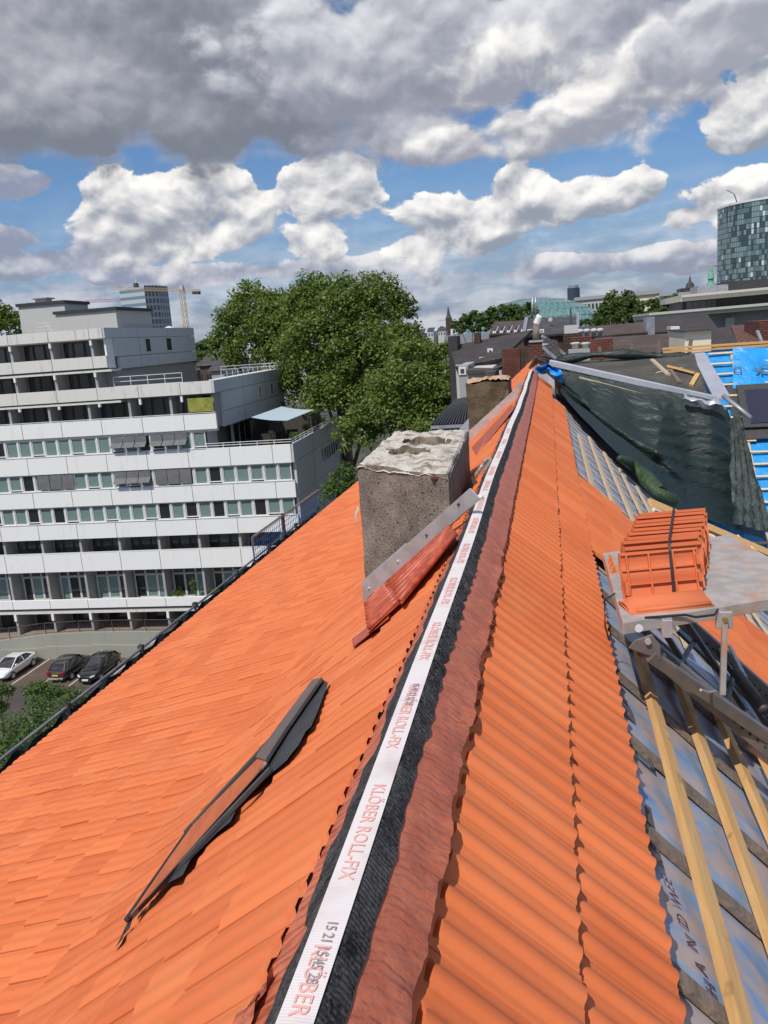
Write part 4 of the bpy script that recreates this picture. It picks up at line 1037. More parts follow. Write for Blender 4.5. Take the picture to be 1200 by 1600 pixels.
# railing in bays
def railing_bay(a, b, par, m_='steel_dark', h=1.0, n=14):
    a, b = np.array(a), np.array(b); k = MB(); up = np.array([0, 0, 1.0])
    k.beam(a+up*h, b+up*h, .05, .05).beam(a+up*.12, b+up*.12, .04, .04)
    for i in range(n+1): k.beam(a+(b-a)*i/n+up*.12, a+(b-a)*i/n+up*h, .018, .018)
    k.build('railing_panel', m_, par)
    for p in (a,): MB().beam(p, p+up*(h+.06), .06, .06).build('post', m_, par)
ra = thing('railing', 'brown steel bar railing along the top of the curved wall', 'railing', (-40, 60.8, -22.7))
xs = np.arange(-55, -20, 3.0)
cy = lambda x: np.interp(x, [c[0] for c in cur], [c[1] for c in cur])+.15
for a, b in zip(xs[:-1], xs[1:]): railing_bay((a+.08, cy(a), zt(a)), (b-.08, cy(b), zt(b)), ra, mat('brown_steel', (.10, .075, .06), .5) if a == xs[0] else bpy.data.materials['brown_steel'])
tag(MB().box(-32.3, -27.5, 59.3, 62.5, -22.75, -22.55).box(-32.1, -27.7, 59.5, 62.3, -25, -22.75).build('ramp_canopy', 'flat_roof', None), 'dark flat roofed ramp entrance standing at the wall end', 'shelter')
tag(MB().tube([at_y(236, 1006, 59.5), at_y(254, 994, 60.3)], .07, 6).build('barrier', 'line', None), 'white and blue barrier pole slanting at the ramp', 'barrier')

# person on the walkway
def skin_fig(name, par, V, E, m_, sub=1):
    me = bpy.data.meshes.new(name); me.from_pydata([v[:3] for v in V], E, []); o = bpy.data.objects.new(name, me); COL.objects.link(o)
    o.modifiers.new('skin', 'SKIN'); 
    for d, v in zip(me.skin_vertices[0].data, V): d.radius = (v[3], v[4] if len(v) > 4 else v[3])
    me.skin_vertices[0].data[0].use_root = True
    sm = o.modifiers.new('sub', 'SUBSURF'); sm.levels = sm.render_levels = sub
    me.materials.append(M[m_]); o.parent = par; o['_w'] = [0, 0, 0]; return o
pl_ = at_y(161, 979, 62.2)
pz = -23.0
per = thing('person', 'person in dark clothes walking on the raised walkway behind the railing', 'person', (pl_[0], 62.2, pz))
V = [(0, 0, .95, .15, .11), (0, 0, 1.12, .14, .10), (0, 0, 1.32, .19, .11), (0, .0, 1.46, .07), (0, -.02, 1.58, .085), (0, -.02, 1.68, .085),
     (.2, 0, 1.40, .06), (.27, .04, 1.12, .045), (.22, -.12, .90, .035), (-.2, 0, 1.40, .06), (-.27, .02, 1.12, .045), (-.24, .1, .88, .035),
     (.09, 0, .86, .09), (.11, -.12, .48, .065), (.11, -.06, .08, .045), (.12, -.2, .04, .04), (-.09, 0, .86, .09), (-.10, .1, .48, .065), (-.11, .26, .12, .045), (-.11, .14, .04, .04)]
E_ = [(0, 1), (1, 2), (2, 3), (3, 4), (4, 5), (2, 6), (6, 7), (7, 8), (2, 9), (9, 10), (10, 11), (0, 12), (12, 13), (13, 14), (14, 15), (0, 16), (16, 17), (17, 18), (18, 19)]
skin_fig('body', per, V, E_, 'black_cloth')
MB().tube([(0, -.01, 1.50), (0, 0, 1.58), (0, .0, 1.70), (0, 0, 1.78)], [.07, .115, .11, .04], 10).build('hair', 'hair', None, smooth=True).parent = per

# ------------------------------------------------------------------ apartment block with stepped terraces
AZ = R(-2.8); S_ = np.array([math.sin(AZ), math.cos(AZ), 0]); U_ = np.array([-math.cos(AZ), math.sin(AZ), 0])
C0 = at_d(460, 760, 66.0); C0 = np.array([C0[0], C0[1], 0.0])
def ap(u, d, z): return C0+U_*u+S_*d+np.array([0, 0, z])
apt = thing('apartment_block', 'long white panel apartment block with stepped terraces, opposite the car park', 'apartment building', ap(15, 9, -25))
def abx(B, u0, u1, d0, d1, z0, z1, k=0):
    return B.hexa([ap(u1, d0, z0), ap(u0, d0, z0), ap(u0, d1, z0), ap(u1, d1, z0), ap(u1, d0, z1), ap(u0, d0, z1), ap(u0, d1, z1), ap(u1, d1, z1)], k)
def apart(name, m_, boxes, par=None, bevel=0):
    B = MB()
    for b in boxes: abx(B, *b)
    return B.build(name, m_, par or apt, bevel=bevel)
UM = 46.0; PW = 3.5
# (z_bottom, z_top, u_right, material)
bands = [(1.5, 2.29, 14.3, 'panel_old', 19.3), (-.80, .12, 14.3, 'panel_old', 1.35), (-3.33, -2.37, 5.8, 'panel_old', 20.2), (-6.15, -4.93, 5.8, 'panel', 1.6), (-9.15, -7.7, -.1, 'panel', 19.2), (-11.95, -10.6, -.1, 'panel', .5), (-14.72, -13.4, -.1, 'panel', .5), (-17.55, -16.0, -.1, 'panel', .5), (-20.8, -20.05, -.1, 'panel', .5)]
for (z0, z1, ur, m_, dd) in bands:
    o = apart('parapet', m_, [(ur, UM, -.12, .14, z0, z1)])
    J = []
    k = 0; u = 1.5+PW*math.floor((ur-1.5)/PW)
    while u < UM:
        if u > ur+.3: J.append((u-.02, u+.02, -.126, -.121, z0, z1))
        u += PW
    for q in J: apart('panel_joint', 'joint', [q], o)
apart('slab_edge', 'panel_old', [(14.0, UM, -.05, 1.6, -1.12, -.96), (13.6, UM, -.05, 1.6, -3.62, -3.46), (5.8, UM, -.02, .3, -6.32, -6.17), (-.1, UM, -.05, 2.6, -21.28, -21.05)])
# solid floors behind
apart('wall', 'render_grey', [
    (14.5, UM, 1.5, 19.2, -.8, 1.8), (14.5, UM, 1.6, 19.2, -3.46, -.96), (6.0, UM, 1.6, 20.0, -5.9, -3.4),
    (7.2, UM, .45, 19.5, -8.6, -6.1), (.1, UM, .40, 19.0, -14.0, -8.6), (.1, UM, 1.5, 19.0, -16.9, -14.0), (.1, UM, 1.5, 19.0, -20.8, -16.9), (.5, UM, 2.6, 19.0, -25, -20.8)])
apart('ceiling', 'panel', [(14.3, UM, .14, 1.5, 1.42, 1.5), (14.3, UM, .14, 1.5, -.88, -.80), (5.9, UM, .14, 1.6, -3.42, -3.34), (.0, UM, .14, 1.5, -14.78, -14.72), (.0, UM, .14, 1.5, -17.62, -17.56)])
apart('roof', 'flat_roof', [(14.6, UM, .2, 19.1, 1.8, 1.95), (5.9, 14.4, .2, 20.0, -3.4, -3.25), (.0, 7.2, .2, 19.0, -8.7, -8.55)])
# side walls (facing the ridge), lower part of each storey inset over its terrace
def side(name, m_, u, d0, d1, z0, z1, th=.12, par=None): return apart(name, m_, [(u-th, u+.1, d0, d1, z0, z1)], par)
sw = side('side_panel', 'panel_side', 14.3, -.12, 19.3, 1.5, 2.29); side('side_panel', 'panel_side', 14.3, 1.4, 19.3, .0, 1.46); side('side_panel', 'panel_side', 14.3, 1.9, 19.3, -1.0, -.04)
side('side_panel', 'panel_side', 5.8, -.12, 20.2, -3.33, -2.37); side('side_panel', 'panel_side', 5.8, 1.5, 20.2, -4.9, -3.37); side('side_panel', 'panel_side', 5.8, 1.5, 20.4, -6.15, -4.94); 
side('side_panel', 'panel_side', -.1, -.12, 19.2, -9.15, -7.7); side('side_panel', 'panel_side', -.1, .3, 19.2, -11.95, -9.19); side('side_panel', 'panel_side', -.1, .3, 19.2, -14.72, -11.99); side('side_panel', 'panel_side', -.1, .3, 19.2, -25, -14.76)
apart('side_wall', 'panel', [(15.2, 15.4, 1.8, 18.9, -3.3, -.9), (7.0, 7.2, .4, 19.0, -8.6, -6.1), (14.35, 14.5, .2, 1.4, -.8, 1.5)])
# windows: one frame with one curtained pane, copied along the rows
def window_unit(name, u0, u1, z0, z1, d=.10, fm='white', pm='curtain', fw=.07):
    f = apart(name, fm, [(u0, u0+fw, d-.04, d+.10, z0, z1), (u1-fw, u1, d-.04, d+.10, z0, z1), (u0+fw, u1-fw, d-.04, d+.10, z0, z0+fw), (u0+fw, u1-fw, d-.04, d+.10, z1-fw*.8, z1)])
    apart('pane', pm, [(u0+fw, u1-fw, d+.02, d+.06, z0+fw, z1-fw*.8)], f)
    return f
piers = []; blinds = set()
for (z0, z1, ur, row) in ((-7.68, -6.36, 6.9, 0), (-10.58, -9.20, .1, 1), (-13.38, -12.0, .1, 2)):
    k = 0; u = ur
    while u < 30:
        pan = (u-1.5) % PW
        wd = 1.06
        if row == 0: lab = 'w'
        window_unit('window', u+.04, u+wd, z0+.12*((k*7+row) % 3 == 0), z1)
        piers.append((u+wd, u+wd+.10, .0, .42, z0, z1))
        u += wd+.106; k += 1
[apart('window_pier', 'white', [q]) for q in piers]; apart('backing', 'joint', [(6.9, 30, .24, .40, -7.7, -6.3), (.0, 30, .24, .38, -10.6, -9.16), (.0, 30, .24, .38, -13.4, -11.96)])
apart('sill', 'white', [(6.9, UM, -.16, -.02, -7.70, -7.66), (-.1, UM, -.16, -.02, -10.6, -10.56), (-.1, UM, -.16, -.02, -13.4, -13.36)])
def blind(u0, u1, z0, z1, open_=True):
    B = MB(); n = 3; w = (u1-u0)/n
    for i in range(n):
        a, b = u0+w*i+.03, u0+w*(i+1)-.03
        zm = z1-(z1-z0)*.42
        B.quad(ap(b, -.06, z1), ap(a, -.06, z1), ap(a, -.10, zm), ap(b, -.10, zm))
        B.quad(ap(b, -.10, zm), ap(a, -.10, zm), ap(a, -.55 if open_ else -.12, zm-(z1-z0)*(.28 if open_ else .5)), ap(b, -.55 if open_ else -.12, zm-(z1-z0)*(.28 if open_ else .5)))
    B.build('sun_blind', 'blind', apt)
for (x0, x1, y, row, op) in ((174, 230, 690, 0, 1), (235, 293, 685, 0, 1), (60, 117, 756, 1, 0), (180, 237, 748, 1, 1), (243, 300, 745, 1, 0)):
    zz = ((-7.6, -6.36), (-10.55, -9.2))[row]
    def fu(px, py): r = ray(px, py); k = (C0@S_)/(r@S_); return float((r*k-C0)@U_)
    blind(fu(x1, y), fu(x0, y), zz[0], zz[1], op)
# recessed balcony floors: dark glazing behind, cross walls, lintels
def recess(zf, zc, ur, d, n0, seed, tall=False):
    g = np.random.default_rng(seed); u = 1.5+PW*math.floor((ur-1.5)/PW)
    if u < ur: u += PW if u < ur-1 else 0
    cross = []; un = max(u, ur)
    while un < 30:
        cross.append((un-.08, un+.12, .12, d, zf, zc))
        a = un+.35; pat = g.integers(0, 3)
        for (w, dz) in ([(.95, .35), (.95, .35), (.8, .0)] if pat else [(.8, .0), (1.0, .35), (1.0, .35)]):
            window_unit('balcony_window', a, a+w, zf+.05+dz*.7, zc-.10 if not tall else zc-.78, d-.14, 'white' if tall else 'frame_grey', 'dark_pane' if not tall else ('curtain' if g.random() < .6 else 'dark_pane'))
            if tall: window_unit('fanlight', a, a+w, zc-.74, zc-.08, d-.14, 'offwhite', 'dark_pane')
            a += w+.02
        un += PW
    [apart('cross_wall', 'render_grey', [q]) for q in cross]
recess(-.96, 1.42, 14.4, 1.5, 3, 1); recess(-3.3, -1.1, 14.6, 1.6, 3, 2); recess(-6.0, -3.42, 6.0, 1.6, 3, 3); recess(-16.9, -14.78, .1, 1.5, 3, 4); recess(-20.7, -17.62, .1, 1.5, 3, 5, True)
# dark shop floor
recess(-24, -21.3, .6, 2.6, 3, 6)
[apart('column', 'panel', [q]) for q in [(1.5+PW*i-.10, 1.5+PW*i+.12, -.05, .2, -21.9, -21.28) for i in range(0, 9)]+[(1.5+PW*i-.08, 1.5+PW*i+.10, -.04, .2, z0, z1) for i in range(4, 9) for (z0, z1) in ((1.0, 1.5), (-1.5, -.96), (-3.9, -3.62))]+[(1.5+PW*i-.08, 1.5+PW*i+.10, -.04, .2, -3.9, -3.36) for i in range(2, 4)]]
apart('handrail', 'white', [(5.8, UM, -.14, -.08, -4.86, -4.81), (-.1, UM, -.14, -.08, -15.92, -15.87)])
apart('shadow_gap', 'joint', [(14.3, UM, -.02, .10, -.95, -.82), (5.8, UM, -.02, .10, -3.45, -3.35), (-.1, UM, -.02, .10, -21.04, -20.82)])
# windows in the side walls
def side_win(u, d0, d1, z0, z1, n=1):
    w = (d1-d0)/n
    for i in range(n):
        f = apart('side_window', 'white', [(u-.17, u-.13, d0+w*i+.02, d0+w*i+.09, z0, z1), (u-.17, u-.13, d0+w*(i+1)-.09, d0+w*(i+1)-.02, z0, z1), (u-.17, u-.13, d0+w*i+.09, d0+w*(i+1)-.09, z0, z0+.07), (u-.17, u-.13, d0+w*i+.09, d0+w*(i+1)-.09, z1-.07, z1)])
        apart('pane', 'dark_pane', [(u-.14, u-.125, d0+w*i+.09, d0+w*(i+1)-.09, z0+.07, z1-.07)], f)
side_win(14.3, 7.2, 8.4, .15, 1.4); side_win(14.3, 11.8, 13.2, .15, 1.4)
side_win(5.8, 11.5, 12.4, -4.75, -3.5); side_win(5.8, 15.4, 16.6, -4.75, -3.5)
side_win(-.1, 9.4, 18.6, -10.75, -9.45, 9); side_win(-.1, 9.8, 18.6, -13.6, -12.25, 9)
side_win(15.3, 6.8, 7.6, -3.0, -1.2); side_win(15.3, 11.2, 12.0, -3.0, -1.2); side_win(7.1, 7.0, 12.0, -8.4, -6.5, 3)
apart('side_joint', 'joint', [(u-.128, u-.12, d, d+.03, z0, z1) for u, d, z0, z1 in ((14.3, 6.0, -.9, 2.2), (14.3, 12.5, .0, 2.2), (5.8, 7, -6.1, -2.5), (5.8, 14, -6.1, -2.5), (-.1, 6.5, -14.7, -7.8), (-.1, 13, -9.1, -7.8))])
# roof boxes
def rb(u0, u1, d0, d1, z0, z1, name='penthouse'):
    o = apart(name, 'offwhite', [(u0, u1, d0, d1, z0, z1-.25)]); apart('fascia', 'frame_grey', [(u0-.15, u1+.15, d0-.15, d1+.15, z1-.25, z1)], o); return o
o = rb(19.6, 23.8, 4.3, 8.4, 1.9, 4.95); rb(14.9, 20.3, 3.9, 11.0, 1.9, 4.05)
apart('vent', 'panel_old', [(21.6, 22.6, 5, 6, 4.95, 5.25)], o); apart('vent_cap', 'zinc', [(21.4, 22.8, 4.8, 6.2, 5.25, 5.35)], o)
B = MB().tube([ap(13.0+2.0, 15, 1.9), ap(15.0, 15, 2.25), ap(15.0, 15, 2.5)], [.75, .7, .12], 16); B.build('dome_light', 'white', apt, smooth=True)
B = MB()
for i in range(5): B.beam(ap(19.9+i*.02, 2.4, 2.0+.28*i), ap(21.6-i*.1, 2.4, 2.0+.28*i), .03, .03)
B.beam(ap(19.6, 2.4, 2.0), ap(20.6, 2.4, 3.2), .05, .05); B.build('roof_ladder', 'white', apt)
# terrace railings and terrace things
def rail_line(pts, par, name='terrace_railing', h=.38, step=1.4, rows=2):
    B = MB()
    for a, b in zip(pts[:-1], pts[1:]):
        a, b = np.array(a), np.array(b); L = np.linalg.norm(b-a); n = max(1, int(L/step))
        for r_ in range(rows): zz = np.array([0, 0, h*(1-.5*r_)]); B.beam(a+zz, b+zz, .045, .045)
        for i in range(n+1): p = a+(b-a)*i/n; B.beam(p, p+np.array([0, 0, h]), .04, .04)
    B.build(name, 'white', par)
rail_line([ap(6.9, .0, -7.7), ap(-.1, .0, -7.7), ap(-.1, 19.1, -7.7), ap(6.9, 19.1, -7.7)], apt)
rail_line([ap(14.3, .6, -2.37), ap(8.5, .6, -2.37)], apt, h=.75, rows=3); rail_line([ap(5.9, 2.5, -2.37), ap(5.9, 20, -2.37), ap(12, 20, -2.37)], apt, h=.6)
apart('terrace_parapet', 'panel_old', [(5.9, 7.2, 3, 20, -3.3, -2.40)])
aw = MB(); P = [[at_y(392+(452-392)*u+u*0, 652-(652-634)*u, 66.5+2*u)*(1-v)+at_y(448+(491-448)*u, 657-(657-639)*u, 65.0+2.0*u)*v+np.array([0, 0, -.18*math.sin(math.pi*v)*.5]) for u in np.linspace(0, 1, 9)] for v in np.linspace(0, 1, 9)]
P = [[(at_y(392, 652, 66.0)*(1-u)+at_y(440, 635, 72.5)*u)*(1-v)+(at_y(449, 657, 65.5)*(1-u)+at_y(491, 640, 71.5)*u)*v+np.array([0, 0, -.10*math.sin(math.pi*v)]) for u in np.linspace(0, 1, 10)] for v in np.linspace(0, 1, 10)]
aw.grid(P); aw.build('awning', 'awning', apt, smooth=True)
apart('terrace_door', 'dark_pane', [(7.0, 7.03, 3, 6.5, -8.5, -6.4), (5.8, 5.83, 8.5, 16, -8.5, -6.4)])
apart('terrace_store', 'steel_dark', [(1.5, 6.0, 14, 18.0, -8.55, -6.6)])
for i, (u, d, s_) in enumerate(((3.4, 6.0, .5), (2.4, 7.0, .5), (3.8, 8.2, .5), (1.6, 8.4, .45))):
    o = MB().add([], []); B = MB(); abx(B, u, u+1.1, d, d+.7, -8.55, -8.0); abx(B, u+.05, u+1.05, d+.55, d+.72, -8.0, -7.5)
    tag(B.build('terrace_chair', 'hole', None), ['dark armchair nearest the front rail of the terrace', 'dark armchair right of the nearest one on the terrace', 'dark armchair farther back under the awning', 'dark armchair beside the side rail of the terrace'][i], 'armchair', 'armchairs on the terrace')
apart('balcony_cloth', 'yellow_cloth', [(5.9, 8.0, -.16, -.13, -4.75, -3.65)])
def pot_plant(lab, p, w, h, seed, cat='plant'):
    t_ = thing('potted_plant', lab, cat, p); MB().box(p[0]-w*.5, p[0]+w*.5, p[1]-.12, p[1]+.12, p[2]-.3, p[2]).build('pot', 'render_grey', t_)
    leaf_mesh('foliage', leaves([(p[0], p[1], p[2]+h*.5, w*.6, .2, h*.55)], .06, seed, 40, 60), 'leaf_dark', t_)
PL = [((9.55, .35, -20.0), .3, 1.5, 'tall slim potted plant on the lowest long balcony'), ((11.0, .3, -20.0), .9, .4, 'low balcony planter left of the tall slim plant'), ((7.8, .3, -20.0), .8, .4, 'low balcony planter right of the tall slim plant')]
PL += [((.5, 3.2, -7.9), .5, .7, 'potted shrub at the front corner of the terrace'), ((.45, 8.0, -7.9), .6, .8, 'potted shrub halfway along the side rail of the terrace'), ((.5, 13.5, -7.9), .6, .9, 'potted shrub near the far end of the terrace rail')]

# ------------------------------------------------------------------ cars
def car(lab, loc, yaw, paint, hatch=False, reverse=False):
    root = thing('parked_car', lab, 'car', loc); root.rotation_euler = (0, 0, yaw)
    L, Wd, H = (4.6, 1.84, 1.45) if not hatch else (4.35, 1.82, 1.56)
    # stations along x: (x, z_low, z_belt, half width)
    if hatch: st = [(-2.17, .45, .80, .70), (-2.08, .28, .98, .82), (-1.6, .22, 1.02, .90), (-.6, .20, 1.0, .91), (.6, .20, .97, .91), (1.1, .20, .95, .90), (1.75, .22, .86, .86), (2.08, .28, .72, .76), (2.17, .4, .6, .60)]
    else: st = [(-2.30, .5, .82, .66), (-2.2, .3, .98, .80), (-1.7, .22, 1.0, .89), (-.6, .2, .96, .91), (.6, .2, .93, .91), (1.2, .2, .92, .90), (1.85, .22, .82, .86), (2.18, .28, .68, .74), (2.30, .4, .56, .58)]
    P = []
    for x, zl, zb, w in st:
        P.append([(x, -w*.86, zl), (x, -w, zl+.18), (x, -w, (zl+zb)/2+.05), (x, -w*.97, zb-.04), (x, -w*.86, zb), (x, -w*.4, zb+.025), (x, 0, zb+.03), (x, w*.4, zb+.025), (x, w*.86, zb), (x, w*.97, zb-.04), (x, w, (zl+zb)/2+.05), (x, w, zl+.18), (x, w*.86, zl)])
    b = MB().grid(P, close=True); b.poly(list(reversed(P[0]))); b.poly(P[-1])
    body = b.build('body', paint, None, smooth=True); body.parent = root
    md = body.modifiers.new('s', 'SUBSURF'); md.levels = md.render_levels = 1
    gh = [(-2.0, .98, .98, .70, .66), (-1.55, 1.0, 1.40, .80, .56), (-1.1, 1.0, 1.52, .83, .60), (-.2, .97, 1.56, .84, .62), (.3, .96, 1.50, .84, .60), (1.15, .94, .96, .80, .70)] if hatch else [(-1.75, .96, .98, .72, .66), (-1.0, .96, 1.34, .80, .56), (-.4, .95, 1.42, .82, .58), (.2, .94, 1.40, .82, .57), (1.25, .92, .94, .78, .68)]
    g = MB().grid([[(x, -wb, zb), (x, -wt, zt-.02), (x, -wt*.6, zt+.01), (x, 0, zt+.015), (x, wt*.6, zt+.01), (x, wt, zt-.02), (x, wb, zb)] for x, zb, zt, wb, wt in gh])
    o = g.build('glasshouse', 'sky_glass', None, smooth=True); o.parent = root
    rr = gh[1:-1]; r0 = rr[0]; 
    rf = MB().grid([[(x, -wt-.01, zt-.005), (x, -wt*.6, zt+.022), (x, 0, zt+.03), (x, wt*.6, zt+.022), (x, wt+.01, zt-.005)] for x, zb, zt, wb, wt in rr]).build('roof', paint, None, smooth=True); rf.parent = root
    for sd in (-1, 1):
        for (x0, w0, z0_, x1, w1, z1_) in ((gh[0][0], gh[0][3], gh[0][1], gh[1][0], gh[1][4], gh[1][2]), (gh[-1][0], gh[-1][3], gh[-1][1], gh[-2][0], gh[-2][4], gh[-2][2])): MB().beam((x0, sd*w0, z0_), (x1, sd*(w1+.01), z1_), .07, .04).build('pillar', paint, None).parent = root
        for x in (-.35, ): MB().beam((x, sd*.85, .97), (x, sd*.61, gh[3][2] if hatch else 1.40), .07, .03).build('pillar', paint, None).parent = root
    for x in (-1.38, 1.38):
        for sd in (-1, 1):
            w = MB().tube([(x, sd*.72, .33), (x, sd*.93, .33)], .33, 20).build('wheel', 'rubber', None, smooth=False); w.parent = root
            r_ = MB().tube([(x, sd*.925, .33), (x, sd*.945, .33)], .21, 12).build('rim', 'alu', None); r_.parent = w
    hl = 'white_lamp'
    for sd in (-1, 1):
        o = MB().hexa([(2.0, sd*.45, .60), (2.2, sd*.45, .60), (2.06, sd*.72, .62), (1.9, sd*.74, .62), (1.96, sd*.45, .72), (2.16, sd*.45, .70), (2.0, sd*.73, .76), (1.86, sd*.76, .76)]).build('headlight', 'lamp_glass', None); o.parent = root
        o = MB().box(-2.2, -2.06, sd*.62-.14, sd*.62+.14, .80, .95).build('tail_light', 'tail_glass', None); o.parent = root
        o = MB().box(.72, .92, sd*.93-.09, sd*.93+.09, .98, 1.10).build('mirror', paint, None, bevel=.03); o.parent = root
    o = MB().box(2.14, 2.26, -.26, .26, .36, .47).build('number_plate', 'white', None); o.parent = root
    o = MB().box(-2.245, -2.18, -.26, .26, .62, .73).build('number_plate', 'yellow_plate' if hatch else 'white', None); o.parent = root
    MB_ = MB().box(2.05, 2.285, -.5, .5, .26, .34).build('grille', 'rubber', None); MB_.parent = root
    o = MB().box(-2.26, -2.12, -.62, .62, .34, .44).build('bumper_trim', 'alu_dull' if hatch else 'rubber', None); o.parent = root
M['lamp_glass'] = mat('lamp_glass', (.6, .62, .65), .08); M['tail_glass'] = mat('tail_glass', (.4, .01, .01), .15); M['yellow_plate'] = mat('yellow_plate', (.75, .45, .03), .5)
def paint_(name, c): 
    m_ = mat(name, c, .25, 0, .5); m_.node_tree.nodes['Principled BSDF'].inputs['Coat Weight'].default_value = .9; m_.node_tree.nodes['Principled BSDF'].inputs['Coat Roughness'].default_value = .03; return m_
M['paint_white'] = paint_('white_car_paint', (.72, .73, .74)); M['paint_black'] = paint_('black_car_paint', (.008, .008, .009)); M['paint_grey'] = paint_('dark_grey_car_paint', (.035, .034, .036))
car('white saloon car parked at the left picture edge', (-44.25, 57.2, -25), R(-90), 'paint_white')
car('dark grey hatchback parked tail first between the white and the black car', (-39.05, 57.3, -25), R(90), 'paint_grey', True)
car('glossy black estate car parked nose out, beside the empty bay', (-36.35, 57.1, -25), R(-90), 'paint_black', True)

# ------------------------------------------------------------------ trees
def leaves(blobs, size, seed, clumps=26, per=34, inner=.35, flat=.8):
    g = np.random.default_rng(seed); V = []; k = 0
    allq = []
    for (cx, cy, cz, rx, ry, rz) in blobs:
        nc = int(clumps*(rx*rz/6+.6)); c0 = np.array([cx, cy, cz]); rad = np.array([rx, ry, rz])
        d = g.normal(0, 1, (nc, 3)); d /= np.linalg.norm(d, axis=1)[:, None]; d[:, 2] = np.where(d[:, 2] < -.5, -d[:, 2]*.5, d[:, 2])
        rr = 1-inner*g.random((nc, 1))**2.2; cc = c0+d*rad*rr
        cr = (.16+.16*g.random(nc))*min(rx, rz)+.25
        for j in range(nc):
            n = int(per*(cr[j]**1.2)/1.1)+5
            dd = g.normal(0, 1, (n, 3)); dd /= np.linalg.norm(dd, axis=1)[:, None]; dd[:, 2] *= flat
            pos = cc[j]+dd*cr[j]*(.45+.6*g.random((n, 1)))
            nrm = dd*.5+np.array([0, 0, .8])+g.normal(0, .55, (n, 3)); nrm /= np.linalg.norm(nrm, axis=1)[:, None]
            a = np.cross(nrm, g.normal(0, 1, (n, 3))); a /= np.linalg.norm(a, axis=1)[:, None]; b = np.cross(nrm, a)
            s = size*(.6+.7*g.random((n, 1)))
            allq.append(np.stack([pos-a*s, pos-b*s*.62+nrm*s*.08, pos+a*s, pos+b*s*.62+nrm*s*.1], 1))
    Q = np.concatenate(allq); return Q
def leaf_mesh(name, Q, m_, parent):
    n = len(Q); me = bpy.data.meshes.new(name)
    me.vertices.add(n*4); me.vertices.foreach_set('co', (Q-np.array(parent['_w'])).reshape(-1))
    me.loops.add(n*4); me.loops.foreach_set('vertex_index', np.arange(n*4)); me.polygons.add(n)
    me.polygons.foreach_set('loop_start', np.arange(n)*4); me.polygons.foreach_set('loop_total', np.full(n, 4)); me.update(); me.validate()
    me.materials.append(M[m_]); o = bpy.data.objects.new(name, me); COL.objects.link(o); o.parent = parent; return o
def tree(lab, base, blobs, leaf, size, seed, clumps=26, per=34, trunk=.45, group=None, name='tree', limbs=True):
    base = np.array(base, float); root = thing(name, lab, 'tree', base, group)
    leaf_mesh('crown', leaves(blobs, size, seed, clumps, per), leaf, root)
    c = np.mean([b[:3] for b in blobs], axis=0); g = random.Random(seed)
    top = np.array([base[0]*.6+c[0]*.4, base[1]*.6+c[1]*.4, c[2]-.2*(c[2]-base[2])])
    mid = (base+top)/2+np.array([.3, 0, 0]); MB().tube([base, mid, top], [trunk, trunk*.75, trunk*.45], 9).build('trunk', 'bark', root, smooth=True)
    if limbs:
        for b in blobs[:7]:
            e = np.array(b[:3]); st = mid+(top-mid)*g.uniform(.1, .9); m2 = (st+e)/2+np.array([0, 0, .4])
            MB().tube([st, m2, e], [trunk*.38, trunk*.24, trunk*.08], 6).build('limb', 'bark', root, smooth=True)
    return root
def blob(px, py, d, rpx, rpy=None, depth=1.0):
    p = at_d(px, py, d); r = rpx*d/F; rz = (rpy or rpx)*d/F; return (*p, r, r*depth, rz)
def below(px, py, d): p = at_d(px, py, d); return (p[0], p[1], -25)
tree('tallest broad plane tree with the highest crown, behind the apartment terraces', below(525, 600, 82), [blob(490, 470, 82, 42, 40), blob(540, 490, 80, 62, 52), blob(590, 475, 82, 48, 42), blob(500, 540, 80, 60, 60), blob(570, 560, 78, 66, 60), blob(625, 485, 83, 26, 22), blob(470, 500, 84, 34, 40), blob(620, 530, 80, 36, 40), blob(530, 620, 78, 55, 45), blob(600, 620, 77, 50, 46), blob(560, 600, 84, 80, 60), blob(440, 520, 88, 40, 50), blob(640, 560, 80, 40, 44)], 'leaf', .175, 3, 44, 56, .6)
tree('plane tree at the left of the group, its crown above the stepped roof', below(400, 620, 92), [blob(395, 475, 92, 34, 34), blob(370, 510, 90, 34, 36), blob(430, 490, 90, 32, 34), blob(350, 545, 92, 22, 34), blob(400, 545, 90, 50, 42), blob(450, 560, 88, 40, 50), blob(440, 610, 86, 40, 40)], 'leaf', .185, 5, 44, 54, .55)
tree('lower plane tree at the right of the group, reaching the dark rooftops', below(640, 690, 70), [blob(650, 560, 70, 44, 34), blob(690, 585, 70, 28, 30), blob(630, 605, 68, 55, 44), blob(675, 630, 68, 42, 40), blob(600, 650, 68, 50, 40), blob(650, 668, 67, 42, 26), blob(680, 655, 67, 34, 26), blob(640, 640, 74, 70, 60), blob(560, 680, 70, 40, 34), blob(690, 550, 72, 20, 16), blob(705, 600, 70, 18, 24), blob(700, 640, 69, 20, 20)], 'leaf', .16, 9, 44, 56, .5)
tree('small rounded tree close to the side wall of the apartment block', below(535, 780, 66), [blob(535, 745, 66, 22, 22), blob(520, 775, 65, 22, 22), blob(550, 770, 66, 20, 22)], 'leaf_dark', .15, 11, 30, 40, .2)
tree('short tree tucked behind the broad chimney', below(655, 665, 62), [blob(655, 668, 62, 18, 10), blob(690, 675, 60, 14, 8)], 'leaf', .14, 12, 30, 40, .2)
tree('dense green tree in front of the car park at the picture edge', below(70, 1190, 41), [blob(90, 1105, 41, 40, 32), blob(40, 1150, 40, 44, 40), blob(125, 1110, 42, 26, 24), blob(80, 1160, 39, 50, 40), blob(20, 1195, 39, 40, 36), blob(60, 1085, 42, 20, 16), blob(120, 1160, 39, 36, 36)], 'leaf_dark', .085, 21, 60, 70, .3)
